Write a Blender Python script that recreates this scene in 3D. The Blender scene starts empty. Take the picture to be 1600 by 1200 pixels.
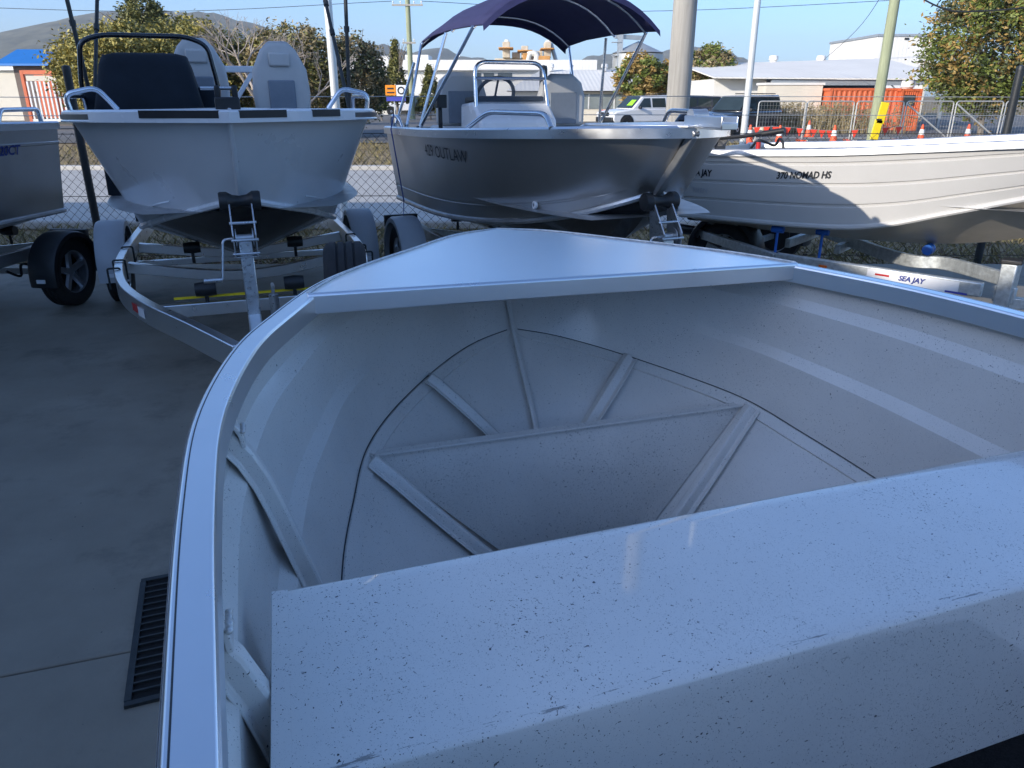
import bpy, math, random
from math import sin, cos, pi, radians, atan2, hypot, sqrt
from mathutils import Vector, Matrix
from mathutils.bvhtree import BVHTree

# ---------------------------------------------------------------- camera, world, sun, exposure
sc = bpy.context.scene
COL = sc.collection
FPX, PITCH, HC = 1169.6, radians(21.04), 1.70
cam = bpy.data.cameras.new('camera'); cam_o = bpy.data.objects.new('camera', cam); COL.objects.link(cam_o)
cam.sensor_width = 36; cam.lens = FPX/1600*36; cam.clip_start = .02; cam.clip_end = 20000
cam_o.location = (0, 0, HC); cam_o.rotation_euler = (pi/2-PITCH, 0, 0)
sc.camera = cam_o

SUN_EL = radians(20); SX, SY = .78, .6258          # the sun's light travels towards (+SX, +SY)
w = bpy.data.worlds.new('World'); sc.world = w; w.use_nodes = True
nt = w.node_tree
bg = nt.nodes['Background']
sky = nt.nodes.new('ShaderNodeTexSky'); sky.sky_type = 'NISHITA'; sky.sun_disc = False
sky.sun_elevation = SUN_EL; sky.sun_rotation = atan2(-SX, -SY)
sky.altitude = 0; sky.air_density = .8; sky.dust_density = 1.2; sky.ozone_density = 6.0
nt.links.new(sky.outputs[0], bg.inputs[0]); bg.inputs[1].default_value = .122

sl = bpy.data.lights.new('sun', 'SUN'); sl.energy = 2.2; sl.angle = radians(.53); sl.color = (1, .92, .81)
so = bpy.data.objects.new('sun', sl); COL.objects.link(so)
so.rotation_euler = Vector((SX*cos(SUN_EL), SY*cos(SUN_EL), -sin(SUN_EL))).to_track_quat('-Z', 'Y').to_euler()
so.location = (-20, -16, 12)
sc.view_settings.view_transform = 'Standard'; sc.view_settings.look = 'None'
sc.view_settings.gamma = 1; sc.view_settings.use_curve_mapping = False
sc.view_settings.exposure = 1.28
sc.cycles.max_bounces = 7; sc.cycles.diffuse_bounces = 3; sc.cycles.glossy_bounces = 4; sc.cycles.transparent_max_bounces = 6; sc.cycles.volume_bounces = 0

# ---------------------------------------------------------------- helpers
def ray(px, py):
    x = px-800; y = 600-py
    return Vector((x, FPX*cos(PITCH)+y*sin(PITCH), -FPX*sin(PITCH)+y*cos(PITCH)))
def atz(px, py, z):
    r = ray(px, py); return r*((z-HC)/r.z)+Vector((0, 0, HC))
def aty(px, py, Y):
    r = ray(px, py); return r*(Y/r.y)+Vector((0, 0, HC))

class MB:
    def __init__(s): s.v = []; s.f = []
    def add(s, vs, fs):
        o = len(s.v); s.v += [tuple(v) for v in vs]; s.f += [tuple(i+o for i in f) for f in fs]; return s
    def box(s, c, d, R=None):
        c = Vector(c); x, y, z = d[0]/2, d[1]/2, d[2]/2
        P = [Vector((a*x, b*y, e*z)) for e in (-1, 1) for b in (-1, 1) for a in (-1, 1)]
        if R is not None: P = [R @ p for p in P]
        return s.add([p+c for p in P], [(0, 2, 3, 1), (4, 5, 7, 6), (0, 1, 5, 4), (2, 6, 7, 3), (0, 4, 6, 2), (1, 3, 7, 5)])
    def bar(s, p, q, wd, h, up=(0, 0, 1)):
        return s.sweep([p, q], [(-wd/2, -h/2), (wd/2, -h/2), (wd/2, h/2), (-wd/2, h/2)], up)
    def sweep(s, pts, prof, up=(0, 0, 1), closed=False, cap=True):
        pts = [Vector(p) for p in pts]; n = len(pts); m = len(prof); up = Vector(up); vs = []
        for i, p in enumerate(pts):
            a = pts[i-1] if (i > 0 or closed) else p; b = pts[(i+1) % n] if (i < n-1 or closed) else p
            t = (b-a).normalized(); side = t.cross(up)
            if side.length < 1e-5: side = t.cross(Vector((1, 0, 0)))
            side.normalize(); u = side.cross(t).normalized()
            vs += [p+side*x+u*y for x, y in prof]
        fs = [(i*m+j, i*m+(j+1) % m, ((i+1) % n)*m+(j+1) % m, ((i+1) % n)*m+j) for i in range(n if closed else n-1) for j in range(m)]
        if cap and not closed: fs += [tuple(range(m-1, -1, -1)), tuple((n-1)*m+j for j in range(m))]
        return s.add(vs, fs)
    def tube(s, pts, r, n=8, closed=False):
        pts = [Vector(p) for p in pts]; N = len(pts); rs = r if isinstance(r, (list, tuple)) else [r]*N
        vs = []; prev = None
        for i, p in enumerate(pts):
            a = pts[i-1] if (i > 0 or closed) else p; b = pts[(i+1) % N] if (i < N-1 or closed) else p
            t = (b-a).normalized()
            if prev is None:
                ref = Vector((0, 0, 1)) if abs(t.z) < .9 else Vector((1, 0, 0)); u = t.cross(ref).normalized()
            else: u = (prev-t*prev.dot(t)).normalized()
            prev = u; v = t.cross(u)
            vs += [p+(u*cos(2*pi*k/n)+v*sin(2*pi*k/n))*rs[i] for k in range(n)]
        fs = [(i*n+j, i*n+(j+1) % n, ((i+1) % N)*n+(j+1) % n, ((i+1) % N)*n+j) for i in range(N if closed else N-1) for j in range(n)]
        if not closed: fs += [tuple(range(n-1, -1, -1)), tuple((N-1)*n+j for j in range(n))]
        return s.add(vs, fs)
    def lathe(s, prof, n=24, c=(0, 0, 0), axis='Z', closed=False):
        # prof: (radius, height along axis)
        c = Vector(c); vs = []; m = len(prof)
        for i in range(n):
            a = 2*pi*i/n
            for r, h in prof:
                q = (r*cos(a), r*sin(a), h) if axis == 'Z' else (r*cos(a), h, r*sin(a)) if axis == 'Y' else (h, r*cos(a), r*sin(a))
                vs.append(c+Vector(q))
        fs = [(i*m+j, i*m+(j+1) % m, ((i+1) % n)*m+(j+1) % m, ((i+1) % n)*m+j) for i in range(n) for j in range(m if closed else m-1)]
        return s.add(vs, fs)
    def grid(s, rows, closed=False):
        m = len(rows[0]); n = len(rows)
        return s.add([p for r in rows for p in r], [(i*m+j, i*m+j+1, (i+1)*m+j+1, (i+1)*m+j) for i in range(n-1) for j in range(m-1)])
    def prism(s, poly, y0, y1, axis='Y'):
        # poly of (x,z) pushed along y  (axis Y) or (x,y) pushed along z (axis Z)
        n = len(poly)
        f = (lambda a, b, c: (a, c, b)) if axis == 'Y' else (lambda a, b, c: (a, b, c))
        vs = [f(a, b, y0) for a, b in poly]+[f(a, b, y1) for a, b in poly]
        return s.add(vs, [tuple(range(n-1, -1, -1)), tuple(range(n, 2*n))]+[(i, (i+1) % n, n+(i+1) % n, n+i) for i in range(n)])
    def build(s, name, m, parent=None, bevel=0, smooth=40, fix=True):
        me = bpy.data.meshes.new(name); me.from_pydata(s.v, [], s.f)
        if fix:
            import bmesh
            bm = bmesh.new(); bm.from_mesh(me); bmesh.ops.remove_doubles(bm, verts=bm.verts, dist=1e-5)
            bmesh.ops.recalc_face_normals(bm, faces=bm.faces); bm.to_mesh(me); bm.free()
        me.validate()
        if smooth:
            me.polygons.foreach_set('use_smooth', [True]*len(me.polygons)); me.set_sharp_from_angle(angle=radians(smooth))
        me.materials.append(M[m] if isinstance(m, str) else m)
        o = bpy.data.objects.new(name, me); COL.objects.link(o); o.parent = parent
        if bevel:
            b = o.modifiers.new('Bevel', 'BEVEL'); b.width = bevel; b.segments = 2; b.limit_method = 'ANGLE'; b.angle_limit = radians(40)
        return o

def tag(o, label, cat, group=None):
    o['label'] = label; o['category'] = cat
    if group: o['group'] = group
    return o
def thing(name, label, cat, loc=(0, 0, 0), rz=0, group=None):
    o = bpy.data.objects.new(name, None); COL.objects.link(o); o.empty_display_size = .2
    o.location = loc; o.rotation_euler = (0, 0, rz); return tag(o, label, cat, group)
def structure(o): o['kind'] = 'structure'; return o
def stuff(o): o['kind'] = 'stuff'; return o
def copy_tree(o, parent=None):
    c = o.copy(); COL.objects.link(c); c.parent = parent
    for ch in [x for x in bpy.data.objects if x.parent == o]: copy_tree(ch, c)
    return c
def catmull(P, n):
    P = [Vector(p) for p in P]; out = []
    for i in range(len(P)-1):
        p0 = P[i-1] if i > 0 else P[i]*2-P[i+1]; p1 = P[i]; p2 = P[i+1]; p3 = P[i+2] if i+2 < len(P) else P[i+1]*2-P[i]
        for k in range(n):
            t = k/n
            out.append(.5*((2*p1)+(p2-p0)*t+(2*p0-5*p1+4*p2-p3)*t*t+(3*p1-p0-3*p2+p3)*t**3))
    out.append(P[-1]); return out
def arc_round(P, r, n=5):
    """polyline with its inner corners rounded"""
    P = [Vector(p) for p in P]; out = [P[0]]
    for i in range(1, len(P)-1):
        a = (P[i-1]-P[i]); b = (P[i+1]-P[i]); d = min(r, a.length*.45, b.length*.45)
        A = P[i]+a.normalized()*d; B = P[i]+b.normalized()*d
        for k in range(n+1):
            t = k/n; out.append(A*(1-t)**2+P[i]*2*t*(1-t)+B*t*t)
    out.append(P[-1]); return out

# ---------------------------------------------------------------- materials
M = {}
def mat(name, col, rough=.5, metal=0., var=.12, vs=4., bump=0., bs=60., coat=0., rvar=0., stretch=None, col2=None, spec=None):
    m = bpy.data.materials.new(name); m.use_nodes = True; N = m.node_tree.nodes; Lk = m.node_tree.links
    b = N['Principled BSDF']; tc = N.new('ShaderNodeTexCoord'); src = tc.outputs['Object']
    if stretch:
        mp = N.new('ShaderNodeMapping'); mp.inputs['Scale'].default_value = stretch; Lk.new(src, mp.inputs[0]); src = mp.outputs[0]
    n = N.new('ShaderNodeTexNoise'); n.inputs['Scale'].default_value = vs; n.inputs['Detail'].default_value = 6; n.inputs['Roughness'].default_value = .62
    Lk.new(src, n.inputs['Vector'])
    r = N.new('ShaderNodeValToRGB'); r.color_ramp.elements[0].position = .3; r.color_ramp.elements[1].position = .7
    c2 = col2 or tuple(min(1, c*(1+var)) for c in col)
    c1 = tuple(c*(1-var) for c in col)
    r.color_ramp.elements[0].color = (*c1, 1); r.color_ramp.elements[1].color = (*c2, 1)
    Lk.new(n.outputs['Fac'], r.inputs[0]); Lk.new(r.outputs[0], b.inputs['Base Color'])
    b.inputs['Roughness'].default_value = rough; b.inputs['Metallic'].default_value = metal
    b.inputs['Coat Weight'].default_value = coat; b.inputs['Coat Roughness'].default_value = .06
    if spec is not None: b.inputs['Specular IOR Level'].default_value = spec
    if rvar:
        mr = N.new('ShaderNodeMapRange'); mr.inputs['From Min'].default_value = .3; mr.inputs['From Max'].default_value = .7
        mr.inputs['To Min'].default_value = max(.02, rough-rvar); mr.inputs['To Max'].default_value = rough+rvar
        n3 = N.new('ShaderNodeTexNoise'); n3.inputs['Scale'].default_value = vs*2.3; n3.inputs['Detail'].default_value = 5; Lk.new(src, n3.inputs['Vector'])
        Lk.new(n3.outputs['Fac'], mr.inputs['Value']); Lk.new(mr.outputs[0], b.inputs['Roughness'])
    if bump:
        n2 = N.new('ShaderNodeTexNoise'); n2.inputs['Scale'].default_value = bs; n2.inputs['Detail'].default_value = 4; Lk.new(src, n2.inputs['Vector'])
        bp = N.new('ShaderNodeBump'); bp.inputs['Strength'].default_value = bump; bp.inputs['Distance'].default_value = .01
        Lk.new(n2.outputs['Fac'], bp.inputs['Height']); Lk.new(bp.outputs[0], b.inputs['Normal'])
    M[name] = m; return m
def specks(m, scale=150., amount=.22, dark=(.02, .02, .022), seed=0., strk=(1, 1, 1), mask=.5):
    """black fly specks and grit lying on the paint"""
    N = m.node_tree.nodes; Lk = m.node_tree.links; b = N['Principled BSDF']
    tc = N.new('ShaderNodeTexCoord'); mp = N.new('ShaderNodeMapping'); mp.inputs['Location'].default_value = (seed, seed*1.7, seed*.6); mp.inputs['Scale'].default_value = strk
    nz = N.new('ShaderNodeTexNoise'); nz.inputs['Scale'].default_value = scale*.55; nz.inputs['Detail'].default_value = 0
    Lk.new(tc.outputs['Object'], mp.inputs[0]); Lk.new(mp.outputs[0], nz.inputs['Vector'])
    wx = N.new('ShaderNodeVectorMath'); wx.operation = 'MULTIPLY_ADD'; wx.inputs[1].default_value = (.012, .012, .012)
    Lk.new(nz.outputs['Color'], wx.inputs[0]); Lk.new(mp.outputs[0], wx.inputs[2])
    v = N.new('ShaderNodeTexVoronoi'); v.inputs['Scale'].default_value = scale; Lk.new(wx.outputs[0], v.inputs['Vector'])
    sp = N.new('ShaderNodeSeparateColor'); Lk.new(v.outputs['Color'], sp.inputs[0])
    pw = N.new('ShaderNodeMath'); pw.operation = 'POWER'; pw.inputs[1].default_value = 5.; Lk.new(sp.outputs[0], pw.inputs[0])
    bgn = N.new('ShaderNodeTexNoise'); bgn.inputs['Scale'].default_value = 5.; bgn.inputs['Detail'].default_value = 1; Lk.new(mp.outputs[0], bgn.inputs['Vector'])
    mk = N.new('ShaderNodeMapRange'); mk.inputs['From Min'].default_value = mask-.12; mk.inputs['From Max'].default_value = mask+.2
    mk.inputs['To Min'].default_value = .62; mk.inputs['To Max'].default_value = 1.; Lk.new(bgn.outputs['Fac'], mk.inputs['Value'])
    th = N.new('ShaderNodeMath'); th.operation = 'MULTIPLY'; th.inputs[1].default_value = amount; Lk.new(pw.outputs[0], th.inputs[0])
    th2 = N.new('ShaderNodeMath'); th2.operation = 'MULTIPLY'; Lk.new(th.outputs[0], th2.inputs[0]); Lk.new(mk.outputs[0], th2.inputs[1])
    lt = N.new('ShaderNodeMath'); lt.operation = 'LESS_THAN'; Lk.new(v.outputs['Distance'], lt.inputs[0]); Lk.new(th2.outputs[0], lt.inputs[1])
    mx = N.new('ShaderNodeMix'); mx.data_type = 'RGBA'; Lk.new(lt.outputs[0], mx.inputs['Factor'])
    Lk.new(b.inputs['Base Color'].links[0].from_socket, mx.inputs['A']); mx.inputs['B'].default_value = (*dark, 1)
    Lk.new(mx.outputs['Result'], b.inputs['Base Color'])
    return m

for nm, sp in (('boat_paint', .32), ('seat_paint', .42)):
    m = mat(nm, (.73, .695, .645), .33, var=.055, vs=7, coat=.5 if nm == 'boat_paint' else 1., bump=.03, bs=380, rvar=.05)
    m.node_tree.nodes['Principled BSDF'].inputs['Coat Roughness'].default_value = .10 if nm == 'boat_paint' else .05; m.node_tree.nodes['Principled BSDF'].inputs['Coat IOR'].default_value = 1.6
    m.node_tree.nodes['Noise Texture'].inputs['Scale'].default_value = 3.5; specks(m, 300, sp*1.25, seed=1.); specks(m, 120, sp*.42, seed=5., strk=(1, .5, 1)); specks(m, 560, sp*1.3, seed=9., dark=(.06, .06, .065))
def scuff(m, x0, wd):
    N = m.node_tree.nodes; Lk = m.node_tree.links; b = N['Principled BSDF']; tc = N.new('ShaderNodeTexCoord'); sx = N.new('ShaderNodeSeparateXYZ'); Lk.new(tc.outputs['Object'], sx.inputs[0])
    a = N.new('ShaderNodeMath'); a.operation = 'SUBTRACT'; a.inputs[1].default_value = x0; Lk.new(sx.outputs[0], a.inputs[0]); ab = N.new('ShaderNodeMath'); ab.operation = 'ABSOLUTE'; Lk.new(a.outputs[0], ab.inputs[0])
    mp = N.new('ShaderNodeMapping'); mp.inputs['Scale'].default_value = (90, 9, 30); Lk.new(tc.outputs['Object'], mp.inputs[0]); n = N.new('ShaderNodeTexNoise'); n.inputs['Scale'].default_value = 1.; n.inputs['Detail'].default_value = 7; n.inputs['Roughness'].default_value = .75; Lk.new(mp.outputs[0], n.inputs['Vector'])
    fa = N.new('ShaderNodeMapRange'); fa.inputs['From Max'].default_value = wd; fa.inputs['To Min'].default_value = .54; fa.inputs['To Max'].default_value = .80; Lk.new(ab.outputs[0], fa.inputs['Value'])
    g = N.new('ShaderNodeMath'); g.operation = 'GREATER_THAN'; Lk.new(n.outputs['Fac'], g.inputs[0]); Lk.new(fa.outputs[0], g.inputs[1])
    sm = N.new('ShaderNodeMath'); sm.operation = 'MULTIPLY'; sm.inputs[1].default_value = .7; Lk.new(g.outputs[0], sm.inputs[0])
    mx = N.new('ShaderNodeMix'); mx.data_type = 'RGBA'; Lk.new(sm.outputs[0], mx.inputs['Factor']); Lk.new(b.inputs['Base Color'].links[0].from_socket, mx.inputs['A']); mx.inputs['B'].default_value = (.10, .095, .085, 1); Lk.new(mx.outputs['Result'], b.inputs['Base Color'])
scuff(M['seat_paint'], -1.884, .022)
mat('bare_alu', (.88, .89, .90), .30, 1., var=.02, vs=6, rvar=.03)
mat('deck_alu', (.88, .89, .90), .31, 1., var=.015, vs=2.5)
mat('mill_alu', (.50, .485, .465), .34, .92, var=.06, vs=1.2, rvar=.05, bump=.03, bs=2.2)
mat('bounce_tinted_bottom', (.62, .55, .45), .42, .5, var=.12, vs=2.5, rvar=.08)  # bare metal bottom, with warm bounce from sunlit ground put into its colour
mat('dull_alu', (.55, .56, .57), .42, .9, var=.15, vs=5, rvar=.1)
mat('weld', (.62, .60, .57), .42, .75, var=.2, vs=60, bump=.2, bs=200)
mat('galv', (.56, .59, .59), .5, .75, var=.22, vs=26, rvar=.12, bump=.05, bs=60)
mat('zinc', (.60, .62, .64), .33, .95, var=.12, vs=20, rvar=.1)
mat('tube_alu', (.70, .72, .75), .22, 1., var=.06, vs=8)
mat('white_gel', (.74, .755, .77), .25, var=.03, vs=3, coat=.35, rvar=.05)
mat('hull_grey', (.68, .69, .70), .32, .15, var=.04, vs=2.2, coat=.4, rvar=.06)
mat('beige_paint', (.55, .535, .505), .38, var=.035, vs=3, coat=.2)
mat('seat_vinyl', (.52, .52, .51), .55, var=.06, vs=6, bump=.05, bs=120)
mat('seat_panel', (.20, .235, .28), .6, var=.08, vs=9, bump=.05, bs=120)
mat('black_cover', (.010, .015, .022), .75, var=.25, vs=5, bump=.1, bs=25, spec=.2)
mat('black_plastic', (.018, .019, .021), .45, var=.2, vs=10)
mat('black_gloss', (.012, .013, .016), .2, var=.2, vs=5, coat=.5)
mat('rubber', (.018, .018, .019), .8, var=.25, vs=30, bump=.15, bs=90)
mat('rub_rail', (.03, .034, .04), .4, var=.2, vs=10)
mat('guard_grey', (.50, .52, .55), .42, var=.05, vs=5)
mat('navy_canvas', (.030, .032, .100), .85, var=.14, vs=9, bump=.12, bs=220)
mat('blue_strap', (.03, .07, .28), .7, var=.15, vs=40)
mat('blue_roller', (.02, .14, .55), .4, var=.1, vs=9)
mat('rim', (.62, .63, .65), .32, .9, var=.1, vs=9)
mat('letter_dark', (.02, .022, .026), .5, var=.1, vs=9)
mat('letter_white', (.8, .8, .8), .5, var=.02)
mat('letter_blue', (.04, .06, .25), .5, var=.05)
mat('letter_grey', (.42, .44, .47), .5, var=.05)
mat('orange_lens', (.85, .16, .02), .3, var=.1, vs=40)
mat('red_lens', (.55, .03, .03), .3, var=.1)
mat('amber_lens', (.7, .4, .02), .3, var=.1)
mat('reflector', (.75, .77, .8), .3, var=.02)
mat('carpet', (.022, .022, .024), .95, var=.6, vs=260, bump=.7, bs=400)
mat('concrete', (.265, .238, .19), .72, var=.16, vs=1.6, bump=.12, bs=70, rvar=.09, spec=.35)
mat('concrete_pale', (.46, .44, .40), .85, var=.10, vs=1.2, bump=.1, bs=40)
mat('asphalt', (.145, .142, .138), .9, var=.16, vs=.6, bump=.2, bs=30)
mat('dry_grass', (.30, .205, .105), .95, var=.5, vs=2.2, bump=.4, bs=20, col2=(.36, .27, .14))
mat('grass_blade', (.25, .185, .075), .8, var=.5, vs=4, col2=(.30, .26, .11))
mat('litter', (.16, .10, .06), .9, var=.5, vs=9)
mat('fence_black', (.02, .023, .025), .5, var=.2, vs=5)
mat('wire', (.085, .075, .06), .5, .4, var=.2, vs=9)
mat('wire_pale', (.55, .54, .50), .5, .6, var=.1, vs=9)
mat('timber', (.37, .345, .30), .85, var=.22, vs=3.2, bump=.35, bs=30, stretch=(6, 6, .35))
mat('timber_green', (.30, .325, .20), .85, var=.2, vs=3.2, bump=.3, bs=30, stretch=(6, 6, .35))
mat('pole_white', (.70, .71, .68), .4, .2, var=.05, vs=3)
mat('wall_white', (.72, .70, .65), .75, var=.06, vs=.35)
mat('wall_cream', (.66, .60, .49), .8, var=.07, vs=.5)
mat('wall_shed', (.34, .35, .36), .6, var=.1, vs=.4)
mat('roof_pale', (.80, .76, .68), .8, 0, var=.06, vs=.3)
mat('roof_white', (.74, .72, .68), .55, var=.04, vs=.3)
mat('steel_grey', (.42, .45, .47), .5, .5, var=.08, vs=1)
mat('silo', (.46, .47, .46), .5, .5, var=.12, vs=.8)
mat('rusty_plant', (.62, .50, .34), .75, var=.25, vs=.7, col2=(.66, .60, .50))
mat('rust_orange', (.56, .27, .08), .8, var=.25, vs=.8)
mat('container_orange', (.60, .135, .05), .6, var=.12, vs=.8)
mat('dark_opening', (.05, .06, .07), .5, var=.2, vs=.4)  # dark colour carries the shade inside the open shed front and doorways
mat('blue_roof', (.015, .17, .50), .5, var=.08, vs=.5)
mat('brick_brown', (.17, .13, .11), .85, var=.15, vs=2)
mat('window_glass', (.05, .065, .075), .08, var=.3, vs=.5)
mat('window_pale', (.22, .25, .25), .15, var=.35, vs=.5)
mat('frame_white', (.7, .7, .68), .5, var=.03)
mat('car_white', (.75, .75, .74), .25, var=.03, vs=1, coat=.6)
mat('car_dark', (.022, .026, .034), .22, var=.1, vs=1, coat=.7)
mat('car_blue', (.02, .03, .055), .22, var=.1, vs=1, coat=.7)
mat('chrome', (.8, .8, .82), .12, 1., var=.03)
mat('car_glass', (.03, .045, .05), .05, var=.2, vs=1)
mat('hi_vis', (.35, .75, .03), .7, var=.1, vs=3)
mat('cone_orange', (.80, .105, .03), .55, var=.08, vs=9)
mat('cone_white', (.75, .74, .70), .5, var=.03)
mat('flag_red', (.75, .06, .03), .6, var=.1, vs=9)
mat('yellow', (.80, .58, .01), .55, var=.06, vs=4)
mat('sign_orange', (.85, .27, .01), .5, var=.03)
mat('sign_blue', (.05, .06, .38), .5, var=.03)
mat('sign_yellow', (.78, .50, .03), .5, var=.03)
mat('bark', (.20, .17, .14), .9, var=.25, vs=4, bump=.3, bs=20)
mat('bark_pale', (.36, .31, .27), .9, var=.2, vs=4)
mat('steel_dark', (.055, .06, .06), .55, .6, var=.2, vs=30)
mat('pit_shade_black', (.004, .004, .004), .9, var=.1)
def leaf(name, a, b):
    m = mat(name, a, .6, var=.25, vs=1.1, col2=b)
    bs = m.node_tree.nodes['Principled BSDF']
    bs.inputs['Subsurface Weight'].default_value = 0
    return m
leaf('leaf_gold', (.27, .235, .045), (.48, .39, .10)); leaf('leaf_olive', (.12, .13, .03), (.23, .21, .055)); leaf('leaf_dark', (.05, .065, .022), (.11, .12, .04))
leaf('leaf_green', (.10, .14, .022), (.21, .24, .045)); leaf('leaf_tip', (.30, .20, .05), (.42, .27, .08)); leaf('leaf_conifer', (.13, .14, .035), (.24, .22, .06))
leaf('leaf_dry', (.22, .18, .085), (.34, .26, .13))
def mix_hill():
    m = mat('hill', (.055, .062, .035), .95, var=.55, vs=.022, col2=(.15, .135, .085), bump=1., bs=.06)
    return m
mix_hill()
def glass_clear(name, tint, alpha):
    m = mat(name, tint, .04, var=.02); b = m.node_tree.nodes['Principled BSDF']; b.inputs['Alpha'].default_value = alpha
glass_clear('screen', (.10, .13, .17), .35)
def corrugate(name, axis, freq, depth):
    m = M[name]; N = m.node_tree.nodes; Lk = m.node_tree.links
    tc = N.new('ShaderNodeTexCoord'); wv = N.new('ShaderNodeTexWave'); wv.bands_direction = axis; wv.inputs['Scale'].default_value = freq
    Lk.new(tc.outputs['Object'], wv.inputs['Vector']); bp = N.new('ShaderNodeBump'); bp.inputs['Strength'].default_value = 1; bp.inputs['Distance'].default_value = depth
    Lk.new(wv.outputs['Fac'], bp.inputs['Height']); Lk.new(bp.outputs[0], N['Principled BSDF'].inputs['Normal'])
corrugate('roof_pale', 'X', 1.0, .008); corrugate('roof_white', 'X', 1.0, .006)
# oil and tyre stains with shapes of their own on the slab
def stain(m):
    N = m.node_tree.nodes; Lk = m.node_tree.links; b = N['Principled BSDF']
    tc = N.new('ShaderNodeTexCoord'); n = N.new('ShaderNodeTexNoise'); n.inputs['Scale'].default_value = 1.3; n.inputs['Detail'].default_value = 9; n.inputs['Roughness'].default_value = .7
    Lk.new(tc.outputs['Object'], n.inputs['Vector'])
    mr = N.new('ShaderNodeMapRange'); mr.inputs['From Min'].default_value = .52; mr.inputs['From Max'].default_value = .68; mr.inputs['To Max'].default_value = .62; Lk.new(n.outputs['Fac'], mr.inputs['Value'])
    mx = N.new('ShaderNodeMix'); mx.data_type = 'RGBA'; Lk.new(mr.outputs[0], mx.inputs['Factor'])
    Lk.new(b.inputs['Base Color'].links[0].from_socket, mx.inputs['A']); mx.inputs['B'].default_value = (.085, .08, .07, 1); Lk.new(mx.outputs['Result'], b.inputs['Base Color'])
stain(M['concrete']); specks(M['concrete'], 26, .12, dark=(.07, .068, .06), seed=3.)

# ---------------------------------------------------------------- setting: ground, slab, road, hills
def sheet(name, x0, x1, y0, y1, z, m, nx=1, ny=1):
    mb = MB(); mb.grid([[(x0+(x1-x0)*i/nx, y0+(y1-y0)*j/ny, z) for i in range(nx+1)] for j in range(ny+1)])
    return structure(mb.build(name, m, smooth=0))
sheet('ground', -4000, 4000, -300, 6000, -.06, 'dry_grass', 4, 4)
sheet('road', -120, 120, 10.9, 19.5, -.035, 'concrete_pale')
sheet('car_park', -60, 70, 31.0, 78, -.03, 'asphalt')
for nm, y in (('kerb', 10.75), ('kerb', 19.65)):
    mb = MB()
    mb.box((0, y, .0), (240, .28, .13)); structure(mb.build(nm, 'concrete_pale', bevel=.03))
# concrete apron: two pours with a control joint between them
A, B = atz(0, 1057, 0), atz(215, 1015, 0); jd = (B-A).normalized(); jn = Vector((-jd.y, jd.x, 0))
def jpt(x, off): t = (x-A.x)/jd.x; p = A+jd*t+jn*off; return (p.x, p.y)
for poly in ([jpt(-8, .004), jpt(12, .004), (12, 8.05), (-8, 8.05)], [(-8, -5), (12, -5), jpt(12, -.004), jpt(-8, -.004)]):
    mb = MB(); mb.prism(poly, -.12, 0, 'Z'); structure(mb.build('concrete_slab', 'concrete', bevel=.006))

def hill(name, pts, Y, depth, seed):
    """ridge profile given as (pixel x, pixel y) at distance Y, falling away in front and behind"""
    rnd = random.Random(seed); prof = []
    P = [aty(px, py, Y) for px, py in pts]
    xs = [p.x for p in P]; N = 90; rows = []
    def hz(x):
        for a, b in zip(P, P[1:]):
            if a.x <= x <= b.x:
                t = (x-a.x)/(b.x-a.x); t = t*t*(3-2*t); return a.z+(b.z-a.z)*t
        return 0
    jit = [[rnd.uniform(-1, 1) for _ in range(N+1)] for _ in range(13)]
    for j in range(13):
        v = (j-6)/6; r = []
        for i in range(N+1):
            x = xs[0]+(xs[-1]-xs[0])*i/N; h = hz(x)*(1-abs(v)**1.3)
            h += jit[j][i]*Y*.0016*(1 if h > 10 else .2)
            r.append((x+v*depth*.15, Y+v*depth, max(-2, h)))
        rows.append(r)
    mb = MB(); mb.grid(rows); return structure(mb.build(name, 'hill', smooth=80))
hill('hill', [(-420, 150), (-150, 98), (-40, 78), (0, 71), (60, 48), (110, 30), (170, 19), (230, 17), (320, 20), (390, 34), (470, 70), (540, 112), (600, 150)], 2300, 700, 1)
hill('hill', [(480, 150), (530, 88), (575, 71), (605, 70), (640, 82), (668, 76), (690, 74), (720, 88), (780, 95), (850, 104), (900, 98), (925, 87), (948, 83), (985, 84), (1020, 80), (1060, 78), (1075, 72), (1100, 74), (1130, 78), (1165, 92), (1190, 103), (1230, 118), (1280, 150)], 2800, 700, 2)

# ---------------------------------------------------------------- unseen sheds left and behind; the left two sized to shade the yard
def shed(name, label, x0, x1, y0, y1, h, doors, face):
    t = thing(name, label, 'building', ((x0+x1)/2, (y0+y1)/2, 0)); cx, cy = (x0+x1)/2, (y0+y1)/2
    mb = MB(); mb.box((0, 0, h/2), (x1-x0, y1-y0, h)); mb.build('wall', 'wall_shed', t)
    mb = MB(); mb.box((0, 0, h+.05), (x1-x0+.3, y1-y0+.3, .1)); mb.build('roof', 'steel_grey', t)
    for a in doors:
        mb = MB()
        if face == 'E': mb.box(((x1-x0)/2+.02, a-cy, 1.7), (.06, 3.6, 3.4))
        else: mb.box((a-cx, (y1-y0)/2+.02, 1.7), (4.2, .06, 3.4))
        mb.build('roller_door', 'dark_opening', t, bevel=.01)
    return t
shed('side_shed', 'lower grey metal shed along the left of the yard', -20, -8, -5.3, 3.9, 5.28, (-2, 1.8), 'E')
shed('shade_block', 'unseen taller shed block added behind left to shade the foreground dinghy', -20, -8.1, -18, -5.5, 6.5, (-9,), 'E')  # added taller block that keeps the sun off the dinghy's starboard side
shed('workshop', 'grey workshop with dark roller doors behind the photographer', -7.9, 12, -22, -13, 4.0, (-5, 0, 5), 'N')

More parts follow.
